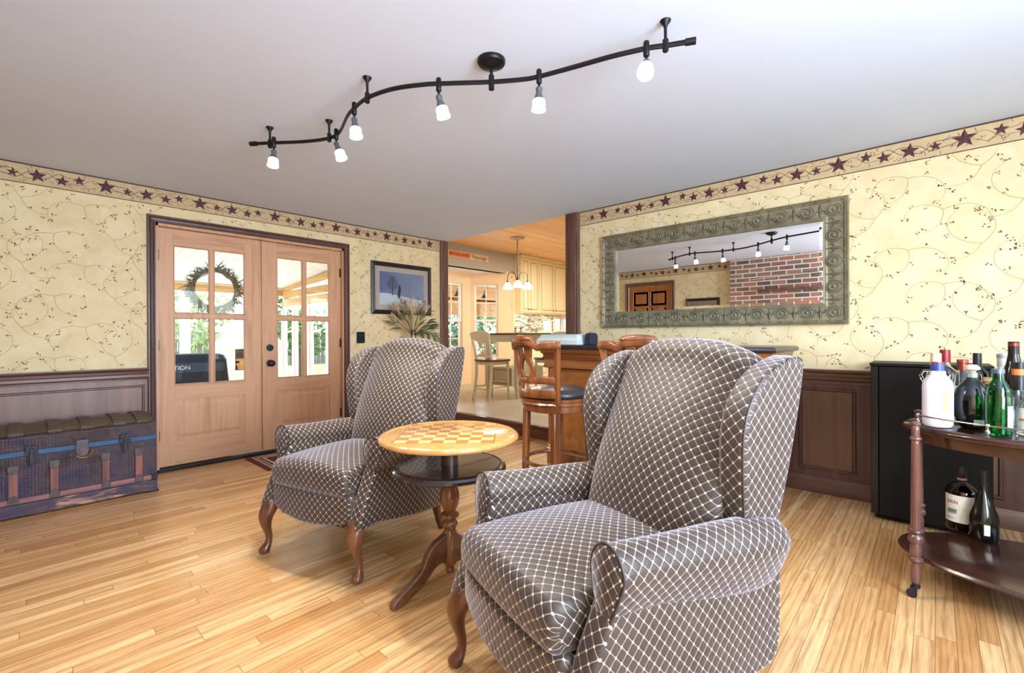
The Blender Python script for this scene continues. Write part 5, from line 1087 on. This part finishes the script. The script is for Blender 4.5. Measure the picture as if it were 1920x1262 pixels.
# counter height table and stools
KG = plain('sage cream furniture paint', srgb(208, 204, 186), .5, var=.05, scale=6); KD = wood('dark brown seat', srgb(62, 40, 32), srgb(92, 62, 48), .35, 4, 0, coat=.3)
t = thing('pub_table', 'counter height kitchen table with a dark top, cream legs and storage base', 'table', (1.98, .36, KZ))
m = MB(); m.bx(-.62, .62, -.43, .43, 1.015, 1.045); m.build('table_top', KD, t, smooth=0, bevel=.006)
m = MB(); m.bx(-.56, .56, -.37, .37, .90, 1.015); m.build('apron', KG, t, smooth=0)
m = MB(); m.bx(-.50, .30, -.20, .25, .18, .48); ps = m.build('storage_base', KG, t, smooth=0, bevel=.004); m = MB(); molding(m, lambda u, o, z: (-.50 - o, u, z), -.17, .22, .21, .45, .02, .008); m.build('molding', CABG, ps, smooth=0)
for x in (-.52, .52):
    for y in (-.33, .33): m = MB(); m.bx(x - .035, x + .035, y - .035, y + .035, .16, .92); m.lathe([(.028, .16), (.036, .13), (.026, .10), (.034, .06), (.022, 0), (.001, 0)], (x, y, 0), 14); m.build('leg', KG, t, smooth=30)
def make_counter_stool():
    t = thing('counter_stool', 'x', 'stool', group='cream counter stools at the kitchen table')
    m = MB(); m.prism(smooth_poly([(-.22, -.20), (0, -.225), (.22, -.20), (.20, .19), (-.20, .19)], 3), 'z', .60, .632); m.build('seat', KD, t, smooth=30, bevel=.006)
    m = MB(); m.bx(-.18, .18, -.17, .17, .545, .60); m.build('apron', KG, t, smooth=0)
    for s in (-1, 1):
        m = MB(); m.tube([(s * .185, -.175, .60), (s * .187, -.178, .3), (s * .19, -.182, .05), (s * .19, -.182, 0)], [.038, .034, .022, .028], sq=(1, 1)); m.build('leg', KG, t, smooth=30)
        m = MB(); m.tube([(s * .185, .235, 0), (s * .178, .20, .16), (s * .170, .170, .40), (s * .172, .168, .62), (s * .180, .19, .78), (s * .192, .235, .95), (s * .195, .255, 1.03)], [.034, .036, .038, .038, .034, .030, .026], sq=(1, 1)); m.build('back_post', KG, t, smooth=30)
        m = MB(); m.tube([(s * .183, -.17, .20), (s * .178, .19, .20)], .011, 8); m.build('stretcher', KG, t)
    for y, z in ((-.178, .26), (.195, .17)): m = MB(); m.tube([(-.18, y, z), (.18, y, z)], .011, 8); m.build('stretcher', KG, t)
    m = MB(); m.bx(-.172, .172, .170, .188, .67, .70); m.build('back_rail', KG, t, smooth=0)
    m = MB(); top = [(-.225, 1.00), (-.20, .965), (-.11, .925), (-.07, .895), (.07, .895), (.11, .925), (.20, .965), (.225, 1.00), (.22, 1.045), (.15, 1.068), (0, 1.078), (-.15, 1.068), (-.22, 1.045)]
    m.prism(smooth_poly(top, 3), 'y', -.010, .010, M=Matrix.Translation((0, .232, 0)) @ Matrix.Translation((0, 0, .95)) @ Matrix.Rotation(R(-14), 4, 'X') @ Matrix.Translation((0, 0, -.95))); m.build('crest_rail', KG, t, smooth=30, bevel=.004)
    m = MB()
    yy_ = lambda z: .180 + .045 * max(0, (z - .68) / .24) ** 1.5
    for cx, rx in ((-.035, .034), (.035, .034)):
        m.tube([(cx + rx * math.cos(R(a)), yy_(.815 + .078 * math.sin(R(a))), .815 + .078 * math.sin(R(a))) for a in range(0, 361, 20)], .011, 6, caps=False)
    m.tube([(0, yy_(.70), .69), (0, yy_(.74), .745)], [1, 1], sq=(.10, .016)); m.tube([(0, yy_(.88), .885), (0, yy_(.94), .95)], [1, 1], sq=(.09, .016)); m.tube([(0, yy_(.69), .68), (0, yy_(.72), .72)], [1, 1], sq=(.17, .016)); m.build('splat', KG, t, smooth=30)
    return t
k1 = make_counter_stool(); k1['label'] = 'cream counter stool at the left end of the kitchen table, fully visible'
k2 = copy_tree(k1); k2['label'] = 'cream counter stool whose crest rail shows behind the papers on the bar'
k1.location = (1.18, .32, KZ); k1.rotation_euler = (0, 0, R(88))
k2.location = (2.18, -.10, KZ); k2.rotation_euler = (0, 0, R(170))
for k, (dx, dy, lb) in enumerate(((-.35, -.15, 'left of two small white shakers on the kitchen table'), (-.27, -.20, 'right of two small white shakers on the kitchen table'))):
    t = thing('shaker', lb, 'shaker', (1.98 + dx, .36 + dy, KZ + 1.045), 0, 'shakers on the kitchen table'); m = MB(); m.lathe([(.001, 0), (.022, 0), (.026, .02), (.018, .06), (.020, .07)], seg=14); m.build('body', WHITEP, t); m = MB(); m.lathe([(.020, .07), (.021, .078), (.012, .092), (.001, .094)], seg=14); m.build('cap', BLACKM, t)

# ------------------------------------------------------------------ outside: porch, grill, fireplace, garden
STONE = plain('pale concrete', srgb(206, 200, 188), .9, var=.08, scale=3); GRASS = plain('lawn', srgb(112, 132, 70), .95, var=.25, scale=3)
m = MB(); m.bx(-14, 12, 8.3, 60, -.5, -.32); m.bx(-14, 20, 2.6, 8.3, -.5, -.33); o = m.build('garden_ground', GRASS, smooth=0); struct(o)
m = MB(); m.bx(-9, 1.0, .16, 8.2, -.33, -.03); m.bx(1.0, 9, 2.6, 6.5, -.33, -.20); m.bx(-4, 3, 8.2, 12, -.33, -.28); struct(m.build('porch_floor', STONE, smooth=0))
def mk_boards():
    m = NT('white painted porch boards'); g = m.n('ShaderNodeNewGeometry'); s = m.n('ShaderNodeSeparateXYZ'); m.link(g.outputs['Position'], s.inputs[0]); f = m.math('FRACT', m.math('DIVIDE', s.outputs[0], .19)); e = m.math('LESS_THAN', f, .05); n = m.noise(g.outputs['Position'], 3, 4)
    c = m.ramp(n, [(.3, srgb(216, 212, 204)), (.7, srgb(236, 234, 228))]); m.link(m.mix(m.math('MULTIPLY', e, .5), c, srgb(130, 122, 112)), m.b.inputs['Base Color']); m.set(Roughness=.7); return m.mat
m = MB(); m.prism([(.15, 3.15), (8.4, 2.42), (8.4, 2.50), (.15, 3.23)], 'x', -9, 1.2); struct(m.build('porch_ceiling', mk_boards(), smooth=0))
CED = wood('cedar beam', srgb(176, 124, 70), srgb(214, 166, 108), .6, 2.5, 0); CEDY = wood('cedar beam side', srgb(176, 124, 70), srgb(214, 166, 108), .6, 2.5, 1)
m = MB(); m.bx(-9, 1.0, 8.05, 8.15, 2.24, 2.42); struct(m.build('trim_9', CED, smooth=0))
m = MB(); m.bx(.98, 1.08, 3.0, 8.1, 1.96, 2.16); m.bx(.96, 1.0, 3.0, 8.1, 2.18, 2.36); m.prism([(3.0, 2.60), (8.1, 2.36), (8.1, 2.46), (3.0, 2.86)], 'x', .97, 1.04); struct(m.build('trim_10', CEDY, smooth=0))
m = MB(); m.bx(.985, 1.01, 3.0, 8.1, 1.86, 1.95); struct(m.build('trim_11', WHITEP, smooth=0))
for k, y in enumerate((5.5, 6.5, 7.4, 8.1)):
    t = thing('porch_post', '%s of the four white porch posts seen through the right french door' % ('rightmost', 'second from the right', 'third from the right', 'leftmost')[k], 'post', (1.02, y, -.03), 0, 'white posts along the porch side'); m = MB(); m.bx(-.05, .05, -.08, .08, 0, 1.9); p_ = m.build('shaft', WHITEP, t, smooth=0); m = MB(); m.bx(-.065, -.05, -.10, -.082, 0, 1.9); m.build('batten', CEDY, t, smooth=0)
t = thing('porch_column', 'white square porch column beyond the covered grill', 'column', (-1.22, 8.1, -.03)); m = MB(); m.bx(-.09, .09, -.09, .09, .1, 2.2); m.build('shaft', WHITEP, t, smooth=0); m = MB(); m.bx(-.12, .12, -.12, .12, 0, .12); m.build('base', WHITEP, t, smooth=0); m = MB(); m.bx(-.12, .12, -.12, .12, 2.17, 2.27); m.build('capital', WHITEP, t, smooth=0)
# covered grill
t = thing('covered_grill', 'barbecue under a black cover with white lettering, seen through the left door', 'grill', (-2.75, 1.35, -.03))
CV = plain('black grill cover', srgb(28, 34, 48), .6, var=.2, scale=8, bump=.3); CVB = plain('lighter cover band', srgb(62, 70, 88), .6, var=.15, scale=8)
m = MB(); rings = []
for z, kx, ky in ((.0, 1.04, 1.04), (.3, 1.0, 1.0), (.6, .99, .99), (.78, .97, .97), (.92, .94, .93), (.97, .90, .86), (.99, .80, .72)):
    rings.append([(x * kx * (1 + .012 * math.sin(7 * a_ + z * 9)), y * ky * (1 + .02 * math.sin(9 * a_)), z) for a_, x, y in [(2 * PI * k / 40, math.copysign(abs(math.cos(2 * PI * k / 40)) ** .35, math.cos(2 * PI * k / 40)) * .50, math.copysign(abs(math.sin(2 * PI * k / 40)) ** .35, math.sin(2 * PI * k / 40)) * .28) for k in range(40)]])
m.loft(rings); m.build('cover', CV, t, smooth=60)
m = MB(); m.loft([[(x, y, z) for x, y in ((-.44, -.285), (.40, -.285))] for z in (.80, .90)], closed=False, caps=False); m.build('cover_band', CVB, t, smooth=0)
m = MB(); m.lathe([(.27, .97), (.25, 1.00), (.20, 1.035), (.12, 1.055), (.001, 1.06)], (-.22, 0, 0), 28); hd = m.build('lid', plain('grey green lid', srgb(86, 112, 112), .4), t)
m = MB(); m.lathe([(.001, 1.05), (.05, 1.05), (.055, 1.09), (.03, 1.10), (.03, 1.13), (.001, 1.14)], (-.14, 0, 0), 16); m.build('vent', plain('dark green vent', srgb(60, 80, 74), .5), hd)
text('TION', .062, plain('white cover lettering', srgb(226, 230, 236), .6), 'lettering', (.008, -.2875, .850), (R(90), 0, 0), t, .002, 'CENTER')
# outdoor fireplace
t = thing('outdoor_fireplace', 'pale stone garden fireplace with a tapered hood, behind the grill', 'fireplace', (.62, 9.6, -.30)); ST = plain('warm cast stone', srgb(222, 206, 184), .85, var=.08, scale=5, bump=.1)
m = MB(); m.bx(-.85, .85, -.5, .5, 0, .45); m.bx(-.95, .95, -.58, .55, .45, .53); m.bx(-.75, -.48, -.45, .45, .53, 1.12); m.bx(.48, .75, -.45, .45, .53, 1.12); m.bx(-.48, .48, .2, .45, .53, 1.12); m.bx(-.88, .88, -.55, .5, 1.12, 1.28); m.build('hearth', ST, t, smooth=0, bevel=.01)
m = MB(); m.loft([[(x * k, y * k, z) for x, y in ((-.75, -.48), (.75, -.48), (.75, .45), (-.75, .45))] for k, z in ((1, 1.28), (.82, 1.45), (.42, 1.95), (.36, 2.0))]); m.build('hood', ST, t, smooth=0)
m = MB(); m.bx(-.22, .22, -.2, .2, 1.98, 2.9); m.build('chimney', ST, t, smooth=0); m = MB(); m.bx(-.47, .47, .12, .2, .53, 1.12); m.build('firebox', plain('sooty stone', srgb(120, 100, 86), .9, var=.3, scale=8), t, smooth=0)
rr = random.Random(9)
for k in range(5):
    m = MB(); m.tube([(-.35 + rr.uniform(-.05, .05), -.2, .57 + .06 * k), (.35, -.12, .57 + .06 * k)], .035, 8); m.build('log', CED, t)
# garden fence and trees
t = thing('garden_fence', 'brown board fence at the far side of the garden', 'fence', (0, 20, -.32)); m = MB()
for k in range(100): m.bx(-10 + .24 * k, -10 + .24 * k + .22, 0, .03, 0, 1.7)
m.build('boards', plain('weathered fence', srgb(140, 124, 108), .9, var=.2, scale=4), t, smooth=0); m = MB(); m.bx(-10, 14, .03, .08, 1.3, 1.4); m.build('rail', CED, t, smooth=0)
LEAF = [plain('tree leaves %d' % k, c, .8, var=.25, scale=3) for k, c in enumerate((srgb(96, 120, 64), srgb(150, 160, 92), srgb(90, 128, 104)))]
def make_tree(loc, r, h, k, lb, cat='tree'):
    t = thing('garden_tree' if cat == 'tree' else 'garden_shrub', lb, cat, loc, 0, 'trees and shrubs behind the garden'); rr = random.Random(int(loc[0] * 7 + 50))
    m = MB(); m.tube([(0, 0, 0), (.05, 0, h * .5), (0, .05, h * .9)], [r * .09, r * .07, r * .03], 8); m.build('trunk', plain('bark', srgb(92, 76, 62), .9), t)
    m = MB()
    for q in range(900):
        a = rr.uniform(0, 2 * PI); b = math.acos(rr.uniform(-1, 1)); rad = r * rr.uniform(.55, 1) * (.85 + .25 * math.sin(3 * a + 2 * b))
        c = Vector((math.cos(a) * math.sin(b) * rad, math.sin(a) * math.sin(b) * rad, h + math.cos(b) * rad * .8)); s_ = rr.uniform(.06, .14) * (r ** .5)
        u = Vector((rr.uniform(-1, 1), rr.uniform(-1, 1), rr.uniform(-1, 1))).normalized(); v_ = u.cross(Vector((rr.uniform(-1, 1), rr.uniform(-1, 1), 1))).normalized()
        m.face([c - u * s_, c + v_ * s_ * .6, c + u * s_, c - v_ * s_ * .6])
    m.build('foliage', LEAF[k], t, smooth=0)['kind'] = 'stuff'
for a in (((.6, 16.5, -.32), 1.9, 2.4, 1, 'yellow green tree left of the garden fireplace'), ((4.4, 17.6, -.32), 1.7, 2.6, 0, 'green tree straight behind the garden fireplace'), ((3.3, 12.6, -.32), 1.4, 1.7, 0, 'green tree seen through the porch side posts'), ((7.6, 16.0, -.32), 2.0, 2.4, 2, 'blue green tree right of the porch, farther back'), ((7.9, 9.5, -.32), 1.5, 1.7, 2, 'blue green tree seen through the left bay window'), ((11.6, 10.4, -.32), 1.8, 1.9, 0, 'green tree seen through the right bay window')): make_tree(*a)
for a in (((-.4, 13.5, -.32), .7, .5, 2, 'low blue green shrub behind the covered grill', 'shrub'), ((8.2, 6.9, -.32), .7, .6, 0, 'low green shrub below the right bay window', 'shrub')): make_tree(*a)
# pine cabinets and lamps of the outdoor kitchen seen through the bay
for k, (x0, x1, lb) in enumerate(((3.78, 4.28, 'pine outdoor cabinet seen through the left bay window'), (4.95, 5.85, 'wide pine outdoor cabinet seen through the right bay window'))):
    t = thing('outdoor_cabinet', lb, 'cabinet', ((x0 + x1) / 2, 4.6, 1.72), 0, 'pine cabinets outside the bay'); hw_ = (x1 - x0) / 2; m = MB(); m.bx(-hw_, hw_, 0, .3, 0, .40); m.build('body', CED, t, smooth=0, bevel=.005)
    for s in ((-1, 1) if k else (0,)):
        a, b = (-hw_ + .02, hw_ - .02) if not s else ((-hw_ + .02, -.01) if s < 0 else (.01, hw_ - .02)); m = MB(); m.bx(a, b, -.02, 0, .02, .38); dd = m.build('door', CEDY, t, smooth=0, bevel=.004); m = MB(); m.ball((b - .06 if s <= 0 else a + .06, -.03, .15), .015, 8); m.build('knob', BLACKM, dd)
m = MB(); m.bx(3.4, 6.6, 4.9, 5.0, 1.72, 2.6); m.bx(3.4, 3.5, 4.9, 5.0, -.3, 1.72); m.bx(4.56, 4.66, 4.9, 5.0, -.3, 1.72); m.bx(6.5, 6.6, 4.9, 5.0, -.3, 1.72); struct(m.build('trim_13', CED, smooth=0)); m2 = MB(); m2.bx(2.6, 6.8, 4.45, 4.89, 2.16, 2.26); struct(m2.build('trim_12', CED, smooth=0))
m = MB(); m.prism([(2.6, 3.25), (6.2, 2.75), (6.2, 2.83), (2.6, 3.33)], 'x', 1.25, 8.5); struct(m.build('porch_ceiling', mk_boards(), smooth=0))
for x, y, lb in ((3.56, 3.9, 'bell lamp on a curved arm outside the left bay window'), (4.49, 3.9, 'bell lamp on a curved arm outside the right bay window')):
    t = thing('barn_lamp', lb, 'lamp', (x, y, 2.955), 0, 'bell lamps outside the bay'); m = MB(); m.tube(spline([(.10, 0, .095), (.08, 0, -.5), (.05, 0, -.60), (0, 0, -.64), (-.02, 0, -.72)], 4), .012, 8); m.build('arm', BLACKM, t); m = MB(); m.lathe([(.02, -.70), (.025, -.73), (.06, -.78), (.078, -.81), (.074, -.81), (.05, -.78)], (-.02, 0, 0), 20, caps=False); m.build('shade', BLACKM, t)
# wreath hanging outside on the left french door
t = thing('grapevine_wreath', 'large wreath of vines and olive leaves hung outside on the left door', 'wreath', (-2.675, .125, 1.60))
OL = [plain('vine ring', srgb(120, 100, 58), .8), plain('olive leaf', srgb(108, 108, 52), .7), plain('dark twig leaf', srgb(84, 84, 70), .7), plain('dry brown leaf', srgb(132, 104, 70), .7)]
wreath(t, .172, .013, OL, Matrix.Identity(4), 120, 3, .85, .105, .005, .25, 'leaves')
print('all ok')
